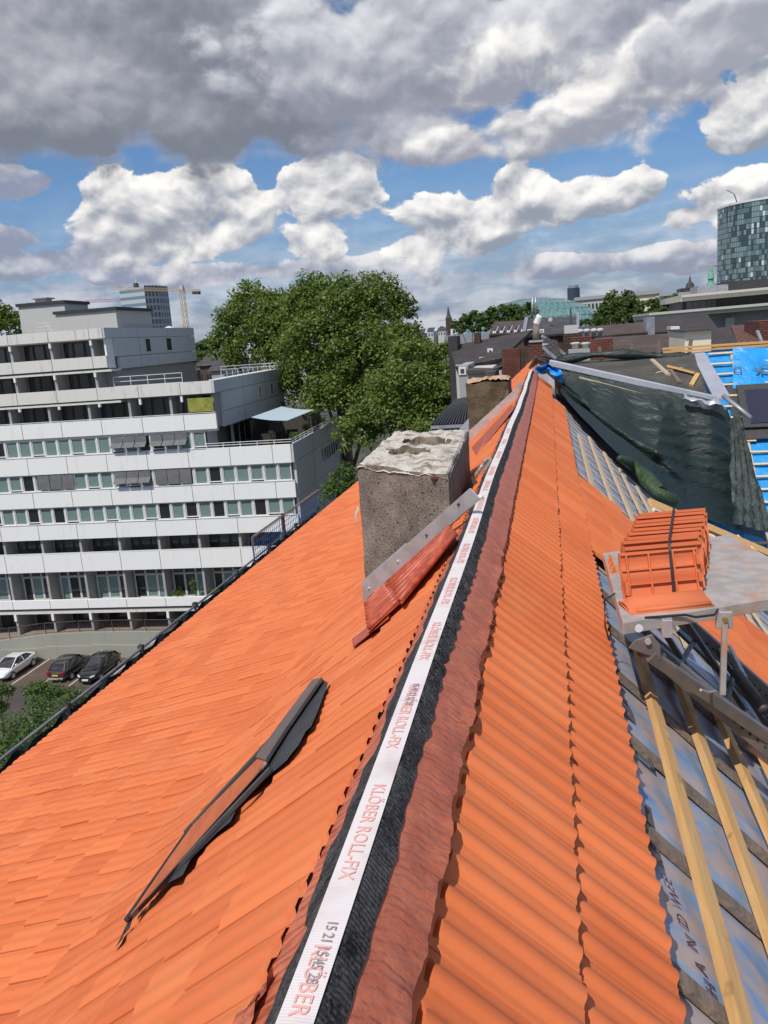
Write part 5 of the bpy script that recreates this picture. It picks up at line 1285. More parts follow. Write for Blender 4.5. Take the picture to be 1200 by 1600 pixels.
tree('tip of a small tree at the left picture edge beside the car park', below(0, 1110, 43), [blob(2, 1085, 43, 16, 15), blob(-20, 1110, 43, 26, 24)], 'leaf_dark', .085, 22, 50, 60, .2)
tree('tree behind the roof box at the far left', below(5, 510, 110), [blob(12, 500, 110, 18, 18), blob(-6, 488, 110, 20, 18), blob(0, 515, 110, 30, 20)], 'leaf', .25, 23, 26, 34, .4)
tree('large round tree before the beige office block on the horizon', below(968, 500, 150), [blob(968, 478, 150, 26, 22), blob(950, 492, 150, 20, 18), blob(990, 490, 150, 20, 18), blob(965, 500, 148, 34, 16)], 'leaf_far', .36, 31, 26, 34, .5)
tree('tree between the beige block and the banded office building', below(1040, 490, 170), [blob(1028, 478, 170, 18, 12), blob(1048, 474, 170, 16, 12), blob(1036, 492, 168, 26, 12)], 'leaf_far', .38, 32, 26, 34, .4)
tree('wide tree crown in front of the glass vault', below(800, 500, 165), [blob(785, 492, 165, 26, 15), blob(815, 488, 165, 24, 14), blob(762, 500, 165, 18, 12), blob(800, 503, 163, 36, 10)], 'leaf_far', .36, 33, 26, 34, .4)
tree('dark tree left of the glass vault', below(735, 510, 200), [blob(738, 502, 200, 20, 14), blob(720, 512, 200, 16, 12), blob(750, 512, 198, 18, 10)], 'leaf_far', .42, 34, 26, 30, .4)
tree('low tree at the right foot of the glass vault', below(925, 505, 160), [blob(915, 506, 160, 14, 6), blob(935, 505, 160, 14, 7)], 'leaf_far', .3, 35, 26, 30, .3)
tree('distant tree between the apartment block and the plane trees', below(325, 545, 170), [blob(318, 545, 170, 12, 12), blob(332, 538, 175, 14, 12), blob(322, 560, 168, 20, 12)], 'leaf_far', .38, 36, 26, 30, .4)
for k, (q, w, h, lab) in enumerate(PL): pot_plant(lab, ap(*q), w, h, 50+k)
# far woods and gardens: one soft belt each
g = np.random.default_rng(77)
wd = thing('distant_wood', None, None, (0, 900, -25)); wd['kind'] = 'stuff'
bl = []
for i in range(130):
    a = g.uniform(-.75, .45); d = g.uniform(450, 1400); x, y = math.sin(a)*d, math.cos(a)*d
    bl.append((x, y, -19+g.uniform(-2, 3), g.uniform(8, 22), 8, g.uniform(5, 9)))
leaf_mesh('crown', leaves(bl, 1.6, 5, 1.2, 6), 'leaf_far', wd)

# ------------------------------------------------------------------ rooftops beyond
def quad_roof(name, m_, par, p, th=.15):
    """roof plane from 4 points (near-left, near-right, far-right, far-left) in its own frame"""
    p = [np.array(q, float) for q in p]; ex = _u(p[1]-p[0]); n = _u(np.cross(ex, p[3]-p[0])); ey = np.cross(n, ex)
    if n[2] < 0 and n[1] > 0: pass
    loc = [((q-p[0])@ex, (q-p[0])@ey) for q in p]
    return slab(name, m_, par, p[0], ex, ey, 0, 0, th, poly=loc)
def A(px, py, y): return at_y(px, py, y)
def wallq(name, m_, par, a, b, zb, th=.25):
    a, b = np.array(a), np.array(b); ex = np.array([b[0]-a[0], b[1]-a[1], 0]); L = np.linalg.norm(ex); ex /= L
    poly = [(0, zb-a[2]), (L, zb-a[2]), (L, b[2]-a[2]), (0, 0)]
    return slab(name, m_, par, a, ex, (0, 0, 1), 0, 0, th, poly=poly)
def facade(par, px0, py0, px1, py1, y, m_, body_depth, zb=-25, name='wall'):
    a, b = A(px0, py0, y), A(px1, py1, y); zt_ = (a[2]+b[2])/2
    return MB().box(a[0], b[0], y, y+body_depth, zb, zt_).build(name, m_, par)
def win_px(par, x0, y0, x1, y1, y, fm='white', pm='dark_pane', fw=.09, name='window'):
    a, b = A(x0, y1, y), A(x1, y0, y)
    f = MB().box(a[0], b[0], y-.06, y-.02, a[2], b[2]).build(name, fm, par)
    MB().box(a[0]+fw, b[0]-fw, y-.09, y-.061, a[2]+fw, b[2]-fw).build('pane', pm, f)
    return f
# H1: dark tiled roof beyond the near chimneys
h1 = thing('tiled_house', 'terraced house with brown grey pantile roof and small white windows left of the ridge end', 'house', (*A(760, 560, 44)[:2], -25))
y = 44.0
quad_roof('roof', 'roof_dark', h1, [A(712, 574, y), A(783, 560, y), A(833, 522, y+6), A(703, 541, y+6)])
facade(h1, 712, 574, 783, 562, y+.3, 'offwhite', 9)
MB().box(A(703, 543, y+5)[0], A(717, 543, y+5)[0], y+4.2, y+6, -4, A(710, 525, y+4.2)[2]).build('dormer', 'frame_grey', h1)
for (x0, y0, x1, y1) in ((762, 544, 770, 553), (749, 557, 765, 569), (768, 555, 784, 567)):
    win_px(h1, x0, y0, x1, y1, y+1.2 if y0 > 550 else y+2.2)
MB().box(A(741, 536, y+5)[0], A(750, 536, y+5)[0], y+5, y+6, -4, A(745, 520, y+5)[2]).build('chimney', 'brick_dark', h1)
MB().beam(A(706, 524, y+6), A(706, 514, y+6), .12, .12).build('mast', 'white', h1)
h1b = thing('extension', 'felt roofed pale extension with one window, below the brown grey roof', 'house', (*A(750, 590, 38)[:2], -25))
y = 38.0
quad_roof('roof', 'flat_roof', h1b, [A(729, 579, y), A(770, 577, y), A(787, 565, y+4), A(731, 574, y+4)])
facade(h1b, 730, 580, 766, 577, y+.2, 'offwhite', 5)
MB().box(A(759, 590, y-.5)[0], A(775, 590, y-.5)[0], y-1, y+2, -6, A(765, 581, y-1)[2]).build('roof_box', 'steel_dark', h1b)
h1c = thing('annex', 'dark rendered annex with a white framed window beside the tree', 'house', (*A(718, 590, 40)[:2], -25))
facade(h1c, 716, 572, 731, 570, 40, 'render_grey', 4); win_px(h1c, 717, 573, 728, 586, 40)
tag(MB().box(A(785, 578, 41)[0], A(813, 578, 41)[0], 41, 42.2, -6, A(800, 545, 41)[2]).build('brick_gable', 'brick', None), 'plain red brick party wall beside the ridge end', 'wall')
# dark ribbed roof just past the broad chimney
nr = thing('ribbed_roof_house', 'low building with dark ribbed roof visible between the two chimney stubs', 'house', (*A(705, 655, 34)[:2], -25))
quad_roof('roof', 'slate', nr, [A(674, 667, 33), A(735, 664, 33), A(735, 622, 39), A(712, 627, 39)])
B = MB()
for i in range(14):
    u = i/13; B.beam(A(674, 667, 33)*(1-u)+A(735, 664, 33)*u+np.array([0, 0, .06]), A(712, 627, 39)*(1-u)+A(735, 622, 39)*u+np.array([0, 0, .06]), .06, .08)
B.build('ribs', 'frame_grey', nr); facade(nr, 676, 669, 733, 666, 33.2, 'render_grey', 6); 
MB().beam(A(673, 668, 32.9), A(735, 665, 32.9), .12, .12).build('gutter', 'zinc', nr)

# H2 behind
h2 = thing('tiled_house', 'house with five tilted roof lights in a brown roof, below the glass vault', 'house', (*A(800, 515, 66)[:2], -25))
quad_roof('roof', 'roof_brown', h2, [A(764, 523, 64), A(818, 520, 64), A(822, 498, 71), A(772, 503, 71)])
facade(h2, 764, 524, 818, 521, 64.3, 'brick_dark', 8)
for i in range(5):
    x = 770+11*i
    f = MB().prism([A(x, 521-.6*i, 64.2), A(x+5, 520.5-.6*i, 64.2), A(x+9, 513-.6*i, 65.2), A(x+4.5, 513.5-.6*i, 65.2)], (0, 0, .14)).build('roof_light', 'white', h2)
    MB().prism([A(x+1, 520-.6*i, 64.2)+np.array([0, 0, .15]), A(x+4, 519.5-.6*i, 64.2)+np.array([0, 0, .15]), A(x+8, 514-.6*i, 65.1)+np.array([0, 0, .15]), A(x+4.5, 514.4-.6*i, 65.1)+np.array([0, 0, .15])], (0, 0, .03)).build('pane', 'dark_pane', f)
h3 = thing('slate_house', 'house with large plain grey roof and one small roof light', 'house', (*A(865, 505, 60)[:2], -25))
quad_roof('roof', 'slate', h3, [A(818, 524, 58), A(903, 520, 58), A(903, 491, 65), A(823, 498, 65)])
facade(h3, 818, 525, 903, 521, 58.3, 'brick_dark', 8)
MB().beam(A(818, 524, 57.9), A(823, 497, 65), .25, .2).build('verge', 'zinc', h3); MB().beam(A(903, 521, 57.9), A(903, 490, 65), .2, .2).build('verge', 'zinc', h3)
MB().box(A(857, 502, 61)[0], A(863, 502, 61)[0], 61, 61.3, A(860, 502, 61)[2], A(860, 496, 61)[2]).build('roof_light', 'offwhite', h3)
for k in range(2): win_px(h3, 824+18*k, 514, 832+18*k, 520, 57.7, 'white', 'dark_pane', name='roof_light')
# gable with zinc edges
hg = thing('gabled_house', 'narrow brown gabled house with pale metal verges just behind the ridge end', 'house', (*A(865, 550, 36)[:2], -25))
MB().prism([A(845, 560, 37), A(849, 523, 37), A(888, 557, 37)], (0, 5, 0)).build('wall', 'brick_dark', hg)
MB().beam(A(846, 524, 36.9), A(889, 559, 36.9), .22, .12).build('verge', 'zinc', hg)
quad_roof('roof', 'roof_dark', hg, [A(842, 560, 34), A(880, 566, 34), A(868, 545, 36.8), A(846, 527, 36.8)])
MB().beam(A(845, 540, 34), A(869, 560, 34), .18, .12).build('verge', 'zinc', hg)
tag(MB().tube([A(848, 541, 35), A(848, 537, 35)], [.22, .26], 12).build('satellite_dish', 'offwhite', None, smooth=True), 'small round dish behind the ridge end', 'satellite dish')
# brick parapets and roofs in a row
def row_house(lab, name, pts_roof, m_, y, wall_m, extra=None, base=None):
    t_ = thing(name, lab, 'house', (*A(*pts_roof[0], y)[:2], -25))
    a, b, c, d = pts_roof
    quad_roof('roof', m_, t_, [A(*a, y), A(*b, y), A(*c, y+5), A(*d, y+5)])
    zt_ = min(A(*a, y)[2], A(*b, y)[2])
    MB().box(A(*a, y)[0], A(*b, y)[0], y+.2, y+5, -25, zt_-.02).build('wall', wall_m, t_)
    return t_
r1 = row_house('house with long dark brown roof behind the four roof vents', 'tiled_house', [(895, 528), (1012, 519), (1011, 505), (897, 512)], 'roof_brown', 46, 'brick_dark')
r2 = row_house('house with wide sooty brick coloured roof behind the rolled black sheet', 'tiled_house', [(922, 556), (1066, 548), (1068, 518), (930, 528)], 'roof_brown', 34, 'brick_dark')
MB().box(A(893, 560, 36)[0], A(925, 560, 36)[0], 36, 37, -10, A(905, 527, 36)[2]).build('parapet', 'brick', r2)
MB().box(A(922, 557, 33.5)[0], A(958, 557, 33.5)[0], 33.5, 34, -10, A(940, 530, 33.5)[2]).build('parapet', 'brick', r2)
MB().box(A(889, 562, 32)[0], A(922, 562, 32)[0], 32, 33, -10, A(905, 546, 32)[2]).build('chimney_block', 'render_grey', r2)
for k in range(2):
    c = A(899+16*k, 544, 32.5); tag(MB().tube([c+np.array([0, 0, -.05]), c+np.array([0, 0, .12]), c+np.array([0, 0, .18]), c+np.array([0, 0, .22])], [.12, .12, .22, .10], 12).build('vent_cowl', 'offwhite', None, smooth=True), ['white capped vent on the grey block, the left one', 'white capped vent on the grey block, the right one'][k], 'roof vent', 'vents on the grey block')
r3 = row_house('house with very dark roof and a white roof box', 'tiled_house', [(1022, 520), (1122, 513), (1106, 493), (1022, 498)], 'roof_dark', 48, 'brick_dark')
MB().box(A(1048, 517, 47)[0], A(1062, 517, 47)[0], 47, 48.5, -4, A(1055, 510, 47)[2]).build('roof_box', 'white', r3)
MB().box(A(1010, 520, 46.5)[0], A(1023, 520, 46.5)[0], 46.5, 48, -8, A(1016, 495, 46.5)[2]).build('metal_shaft', 'zinc', r3)
cw_ = thing('rendered_house', 'narrow house end with bare cream rendered wall above the flat roof', 'house', (*A(1090, 545, 31)[:2], -25))
MB().box(A(1070, 550, 31)[0], A(1111, 548, 31)[0], 31, 35, -25, A(1090, 517, 31)[2]).build('wall', 'cream', cw_)
MB().box(A(1068, 518, 30.9)[0], A(1113, 517, 30.9)[0], 30.8, 35.2, A(1090, 517, 31)[2], A(1090, 515, 31)[2]).build('coping', 'roof_dark', cw_)
r4 = row_house('house with small black brown roof right of the cream wall', 'tiled_house', [(1111, 542), (1152, 536), (1140, 509), (1111, 514)], 'roof_dark', 33, 'brick_dark')
r5 = row_house('house with faded red pantile roof at the right', 'tiled_house', [(1152, 536), (1188, 533), (1184, 503), (1142, 509)], 'roof_red', 33, 'brick_dark')
MB().beam(A(1183, 517, 32.8), A(1190, 534, 32.5), .10, .08).build('verge', 'zinc', r5)
tag(MB().box(A(1186, 540, 33.5)[0], A(1260, 540, 33.5)[0], 33.5, 36, -15, A(1200, 501, 33.5)[2]).build('party_wall', 'brick', None), 'brown brick party wall at the right picture edge', 'wall')
# roof vents
for k, px in enumerate((907, 917, 928, 938)):
    c = A(px, 528-.5*k, 40); lab = ['first metal roof vent from the left before the long brown roof', 'second metal roof vent from the left before the long brown roof', 'third metal roof vent from the left before the long brown roof', 'last metal roof vent, nearest the round tree'][k]
    tag(MB().tube([c, c+np.array([0, 0, .22]), c+np.array([0, 0, .26]), c+np.array([0, 0, .36]), c+np.array([0, 0, .40])], [.09, .09, .15, .15, .06], 14).build('vent_cowl', 'offwhite', None, smooth=True), lab, 'roof vent', 'metal vents in a row')
c = A(893, 528, 38)
cc_ = thing('chimney', 'small chimney with white pots and thin grey flue behind the ridge end', 'chimney', c)
MB().box(c[0]-.35, c[0]+.35, 38, 38.6, c[2]-1.5, c[2]+.2).build('shaft', 'brick_dark', cc_); MB().box(c[0]-.3, c[0]+.3, 38.05, 38.55, c[2]+.2, c[2]+.55).build('crown', 'offwhite', cc_)
MB().tube([c+np.array([0, .3, .5]), c+np.array([0, .3, 1.25])], .035, 8).build('flue', 'steel_dark', cc_)
fl_ = thing('flue_pair', 'twin slender steel flues standing before the glass vault', 'flue', A(834, 500, 90))
for px in (832, 837): MB().tube([A(px, 500, 90), A(px, 464, 90)], .12, 8).build('flue', 'zinc', fl_, smooth=True)

# glass vault: shallow ellipsoid with white diagrid
gv = thing('glass_vault', 'large shallow glass and steel vault rising over the rooftops', 'glass hall', (*A(832, 520, 260)[:2], -25))
c0 = A(834, 522, 270); RX = (938-730)/2*270/F*1.02; RZ = 50*270/F*1.04; RY = 30
def gpt(a, b, k=1.0): return c0+np.array([RX*math.cos(b)*math.sin(a), -RY*math.cos(b)*math.cos(a), RZ*math.sin(b)])*k
na, nb = 56, 14
P = [[gpt(-1.9+3.8*i/na, (math.pi/2)*j/nb) for i in range(na+1)] for j in range(nb+1)]
M['vault_glass'] = mat('green_glass', rough=.12, spec=.8, build=lambda n, b: n.put(b.inputs['Base Color'], n.mix(n.noise(obc(n), .12, 4), (.07, .17, .17), (.17, .30, .28))))
MB().grid(P).build('glass_shell', 'vault_glass', gv, smooth=False)
B = MB()
for j in range(0, nb):
    for i in range(0, na, 2):
        a = -1.9+3.8*i/na; da = 3.8*2/na
        if j % 2 == 0 and j+2 <= nb:
            b0, b1 = (math.pi/2)*j/nb, (math.pi/2)*(j+2)/nb
            B.beam(gpt(a, b0, 1.004), gpt(a+da/2, b1, 1.004), .16, .16); B.beam(gpt(a+da, b0, 1.004), gpt(a+da/2, b1, 1.004), .16, .16)
            B.beam(gpt(a, b0, 1.004), gpt(a+da, b0, 1.004), .25, .25)
B.build('steel_lattice', mat('lattice_steel', (.22, .33, .33), .5), gv)
MB().box(c0[0]-RX*1.1, c0[0]-RX*.35, c0[1]-RY*1.05, c0[1]-RY*.6, -25, A(760, 520, 240)[2]).build('plinth', 'zinc', gv)

# far towers and landmarks
def tower_box(lab, name, cat, x0, x1, ytop, d, m_, dep=12, zb=-25, parts=()):
    a, b = A(x0, ytop, d), A(x1, ytop, d); t_ = thing(name, lab, cat, ((a[0]+b[0])/2, d, zb))
    MB().box(a[0], b[0], d, d+dep, zb, a[2]).build('wall', m_, t_); return t_
cy_ = A(896, 450, 1300); rr = 9*1300/F
ct = thing('round_tower', 'dark round office tower standing alone on the horizon', 'tower', (cy_[0], 1300, -25))
MB().tube([(cy_[0], 1300, -25), (cy_[0], 1300, cy_[2])], rr, 28).build('shaft', mat('dark_blue_cladding', rough=.5, build=rooft_b((.035, .05, .075), (.05, .065, .09), 4, 3)), ct)
MB().tube([(cy_[0], 1300, cy_[2]), (cy_[0], 1300, cy_[2]+4)], rr*.8, 24).build('crown', 'zinc', ct)
# church with slender spire
cs = A(700, 478, 900); ch = thing('church', 'distant church with slender dark pointed spire', 'church', (cs[0], 900, -25))
w = 3.0; zt1 = A(700, 497, 900)[2]
MB().box(cs[0]-w, cs[0]+w, 897, 903, -25, zt1).build('tower', 'brick_dark', ch)
MB().tube([(cs[0], 900, zt1), (cs[0], 900, zt1+3.5), (cs[0], 900, cs[2])], [w*1.15, w*.6, .15], 8).build('spire', 'slate', ch)
MB().prism([(cs[0]-14, 900, -25), (cs[0]-4, 900, -25), (cs[0]-4, 900, 2), (cs[0]-9, 900, 7), (cs[0]-14, 900, 2)], (0, 20, 0)).build('nave', 'brick_dark', ch)
# glass high-rise behind the crane
hr = thing('high_rise', 'slim high-rise with pale glass bands and a roof mast behind the crane', 'high-rise', (*A(228, 500, 420)[:2], -25))
y = 420.0; a, b, c = A(186, 452, y), A(229, 449, y), A(252, 452, y+8)
fl2 = mat('banded_facade', rough=.3, build=lambda n, b: n.put(b.inputs['Base Color'], n.mix(n.m('GREATER_THAN', n.m('FRACT', n.m('MULTIPLY', n.sep(obc(n))[2], .28)), .45), (.16, .25, .32), (.48, .52, .54))))
fl3 = mat('window_grid', rough=.3, build=lambda n, b: n.put(b.inputs['Base Color'], n.mix(n.m('MULTIPLY', n.m('GREATER_THAN', n.m('FRACT', n.m('MULTIPLY', n.sep(obc(n))[2], .28)), .35), n.m('GREATER_THAN', n.m('FRACT', n.m('MULTIPLY', n.m('ADD', n.sep(obc(n))[0], n.sep(obc(n))[1]), .33)), .35)), (.22, .26, .29), (.05, .08, .11))))
MB().prism([(a[0], y, -25), (b[0], y-3, -25), (b[0], y+16, -25), (a[0], y+16, -25)], (0, 0, a[2]+25)).build('wall', fl2, hr)
MB().prism([(b[0]+.05, y-3, -25), (c[0], y+4, -25), (c[0], y+16, -25), (b[0]+.05, y+16, -25)], (0, 0, a[2]+25.6)).build('wing', fl3, hr)
ms_ = A(213, 449, y+5); MB().tube([ms_, ms_+np.array([0, 0, 2.2])], [1.6, 1.2], 10).build('roof_drum', 'frame_grey', hr); MB().tube([ms_, ms_+np.array([0, 0, 4.6])], .18, 6).build('mast', 'white', hr)
def truss(B, a, b, w, n, r=.1):
    a, b = np.array(a, float), np.array(b, float); d = _u(b-a); s1 = _u(np.cross(d, (0, 1, 0.01)))*w/2; s2 = _u(np.cross(d, s1))*w/2
    cs_ = [s1+s2, s1-s2, -s1-s2, -s1+s2]
    for c in cs_: B.beam(a+c, b+c, r, r)
    for i in range(n):
        p, q = a+(b-a)*i/n, a+(b-a)*(i+1)/n
        for k in range(4): B.beam(p+cs_[k], q+cs_[(k+1) % 4], r*.6, r*.6)
def crane(lab, base, piv, jib0, jib1, m_, w=1.5, grp=None):
    t_ = thing('tower_crane', lab, 'crane', base)
    B = MB(); truss(B, base, piv, w, 22, w*.10); B.build('mast', m_, t_)
    B = MB(); truss(B, jib0, jib1, w*.6, 26, w*.09); B.build('jib', m_, t_)
    p = np.array(piv); MB().beam(p, p+np.array([0, 0, 1.4]), w*.9, w*.9, (0, 1, 0)).build('cab', 'offwhite', t_)
    d = _u(np.array(jib1)-np.array(jib0)); MB().beam(np.array(jib1)-d*3.0-np.array([0, 0, .8]), np.array(jib1)-np.array([0, 0, .8]), 1.0, 1.2).build('counterweight', 'frame_grey', t_)
M['crane_orange'] = mat('orange_crane_steel', (.50, .30, .09), .6); M['crane_red'] = mat('faded_red_crane_steel', (.50, .16, .15), .6)
yc = 300.0; pv = A(284, 452, yc)
crane('tall orange tower crane with long horizontal jib, above the apartment block', (A(291, 512, yc)[0], yc, -25), pv, A(173, 450, yc+6), A(312, 454, yc), 'crane_orange', 1.5)
yc = 520.0
crane('faded red crane jib passing behind the roof boxes', (A(247, 480, yc)[0], yc, -25), A(247, 465, yc), A(134, 471, yc), A(257, 466, yc), 'crane_red', 2.4)
yc = 1300.0
crane('tiny distant crane beside the church spire', (A(706, 520, yc)[0], yc, -25), A(706, 499, yc), A(684, 501, yc), A(712, 498.5, yc), 'steel_mid', 1.6)
yc = 1500.0
crane('tiny pinkish crane left of the glass tower', (A(1112, 480, yc)[0], yc, -25), A(1112, 416, yc), A(1092, 418, yc), A(1120, 415, yc), 'crane_red', 2.0)

# large glass tower at right
gt = thing('glass_tower', 'curved glass tower with flickering mosaic facade at the right edge', 'high-rise', (*A(1240, 470, 620)[:2], -25))
D = 620.0; cx, cyy = A(1240, 380, D)[0], D+40; rx = cx-A(1122, 380, D+40)[0]
zt_, zb_ = A(1160, 314, D)[2], A(1160, 470, D)[2]
nf, ns = 34, 58; cols = []
gm = [mat('tower_glass_dark', (.035, .060, .068), .15, 0, .8), mat('tower_glass_mid', (.12, .185, .19), .2, 0, .8), mat('tower_glass_pale', (.22, .31, .31), .3, 0, .7), mat('tower_glass_bright', (.62, .70, .70), .25, 0, .7), mat('tower_frame', (.10, .15, .16), .5)]
g = np.random.default_rng(12); B = MB(); fh = (zt_+25)/ (nf*1.35); pal = g.random((200, 200))
def tpt(a, z, k=1.0): return np.array([cx+rx*k*math.sin(a), cyy-42*k*math.cos(a), z])
nfl = int((zt_+25)/3.55)
for j in range(nfl):
    z0 = zt_-3.55*(j+1)
    for i in range(ns):
        a0, a1 = -1.75+2.6*i/ns, -1.75+2.6*(i+1)/ns; r_ = g.random()
        k = 0 if r_ < .42 else 1 if r_ < .74 else 2 if r_ < .95 else 3
        if pal[j//2, i//3] > .86: k = 2
        da = (a1-a0)*.07
        B.quad(tpt(a0+da, z0+.35), tpt(a1-da, z0+.35), tpt(a1-da, z0+3.45), tpt(a0+da, z0+3.45), k)
B.build('facade', gm, gt)
ringp = [tpt(-1.75+2.6*i/60, 0, .994)[:2] for i in range(61)]+[(cx+60, cyy+30)]
MB().prism([(x, y_, -25) for x, y_ in ringp], (0, 0, zt_+25)).build('core', gm[4], gt)
MB().prism([(x, y_, zt_) for x, y_ in [tpt(-1.75+2.6*i/60, 0, 1.01)[:2] for i in range(61)]+[(cx+60, cyy+30)]], (0, 0, 1.4)).build('roof_rim', 'white', gt)
rc = A(1122, 313, D); MB().beam(tpt(-.95, zt_+1), tpt(-.95, zt_+1)+np.array([-2, 0, 6]), .6, .6).beam(tpt(-.95, zt_+1)+np.array([-2, 0, 6]), tpt(-.95, zt_+1)+np.array([-7, 0, 9]), .4, .4).build('window_cleaning_arm', 'steel_mid', gt)
# green copper turret
tt = A(1111, 415, 520); tz = lambda py: A(1111, py, 520)[2]
tu = thing('copper_turret', 'slim pale green copper turret left of the glass tower', 'turret', (tt[0], 520, -25))
M['copper'] = mat('verdigris', (.17, .40, .28), .7)
MB().tube([(tt[0], 520, -25), (tt[0], 520, tz(446)), (tt[0], 520, tz(441))], [2.4, 2.4, 1.9], 8).build('drum', 'copper', tu)
MB().tube([(tt[0], 520, tz(441)), (tt[0], 520, tz(436)), (tt[0], 520, tz(435.5)), (tt[0], 520, tz(427)), (tt[0], 520, tz(426)), (tt[0], 520, tz(420)), (tt[0], 520, tz(414))], [1.5, 1.5, 2.1, 1.4, 1.1, .8, .1], 8).build('spire', 'copper', tu)
# banded modern office building at right
mo = thing('office_building', 'low modern office building with pale stone bands and dark glazing', 'office building', (*A(1120, 510, 110)[:2], -25))
y = 104.0
def band(x0, yt0, x1, yt1, th_px, yy, m_, dep=20, name='band', par=None):
    a, b = A(x0, yt0, yy), A(x1, yt1, yy); h = th_px*yy/F
    return MB().hexa([(a[0], yy, a[2]-h), (b[0], yy-1.5, b[2]-h), (b[0], yy+dep, b[2]-h), (a[0], yy+dep, a[2]-h), (a[0], yy, a[2]), (b[0], yy-1.5, b[2]), (b[0], yy+dep, b[2]), (a[0], yy+dep, a[2])]).build(name, m_, par or mo)
M['stone'] = mat('pale_stone_band', rough=.8, build=panel_b((.50, .48, .42), (.36, .34, .30), .2))
band(1014, 489, 1330, 462, 3.6, y, 'stone'); band(1015, 493.2, 1330, 466, 5.2, y+.3, 'stone')
band(1065, 461, 1330, 437, 3.4, y+6, 'stone'); band(1064, 465, 1330, 441, 5.5, y+6.3, 'stone')
band(1016, 495, 1330, 470, 62, y+3.0, 'render_grey', 18, 'wall'); band(1066, 468, 1330, 445, 22, y+8.5, 'frame_grey', 12, 'upper_storey')
for i in range(14):
    x = 1112+11*i; a = A(x, 499-.085*(x-1112)*1.0, y+2.8); 
    MB().box(a[0], a[0]+10*107/F, y+2.8, y+2.95, a[2]-2.4, a[2]-.15).build('window', 'dark_pane' if i % 3 else 'curtain', mo)
for i in range(20):
    x = 1072+10*i; a = A(x, 472-.085*(x-1072), y+8.3)
    MB().box(a[0], a[0]+9.3*112/F, y+8.2, y+8.4, a[2]-1.35, a[2]).build('window', 'dark_pane' if i < 9 else 'curtain', mo)
for x in (1133,): a = A(x, 497, y+1.5); MB().box(a[0], a[0]+1.0, y+1.2, y+2.6, -12, a[2]).build('pier', 'stone', mo)
band(1090, 447, 1134, 445, 14, y+12, 'zinc', 6, 'roof_box'); band(1133, 440, 1330, 428, 20, y+13, 'frame_grey', 6, 'plant_storey')
# beige and grey blocks on the horizon
def block(lab, x0, y0, x1, y1, d, m_, rows=3, cols=10, ph=24, name='office_block', wm='dark_pane'):
    a, b = A(x0, y0, d), A(x1, y1, d); t_ = thing(name, lab, 'office building', ((a[0]+b[0])/2, d, -25))
    MB().hexa([(a[0], d, -25), (b[0], d, -25), (b[0], d+15, -25), (a[0], d+15, -25), (a[0], d, a[2]), (b[0], d, b[2]), (b[0], d+15, b[2]), (a[0], d+15, a[2])]).build('wall', m_, t_)
    MB().hexa([(a[0]-.5, d-.6, a[2]), (b[0]+.5, d-.6, b[2]), (b[0]+.5, d+15.5, b[2]), (a[0]-.5, d+15.5, a[2]), (a[0]-.5, d-.6, a[2]+1.2), (b[0]+.5, d-.6, b[2]+1.2), (b[0]+.5, d+15.5, b[2]+1.2), (a[0]-.5, d+15.5, a[2]+1.2)]).build('roof_edge', 'render_grey', t_)
    for r_ in range(rows):
        for c_ in range(cols):
            u = (c_+.2)/cols; x = a[0]+(b[0]-a[0])*u; z = a[2]+(b[2]-a[2])*u-1.2-3.3*(r_+.1); w_ = (b[0]-a[0])/cols*.6
            MB().box(x, x+w_, d-.12, d-.02, z-1.9, z).build('window', wm, t_)
    return t_
block('long pale grey office block with rows of small windows right of the vault', 900, 470, 1030, 458, 330, 'offwhite', 4, 22)
block('beige block with flat roof behind the large round tree', 984, 463, 1024, 459, 260, 'cream', 3, 5)
block('long low pale block at the end of the horizon trees', 1024, 464, 1075, 459, 380, 'offwhite', 2, 8)
ob = A(1073, 452, 300); od = thing('old_museum', 'old dark building with small dome and lantern behind the banded offices', 'building', (ob[0], 300, -25))
MB().box(A(1060, 457, 300)[0], A(1090, 457, 300)[0], 300, 315, -25, A(1073, 456, 300)[2]).build('wall', 'render_grey', od)
MB().box(A(1064, 453, 302)[0], A(1090, 453, 302)[0], 302, 312, -25, A(1073, 450, 302)[2]).build('attic', 'slate', od)
p = A(1078, 450, 305); MB().tube([p, p+np.array([0, 0, 1.4]), p+np.array([0, 0, 2.0]), p+np.array([0, 0, 4.2])], [1.5, 1.2, .5, .05], 10).build('dome', 'slate', od)
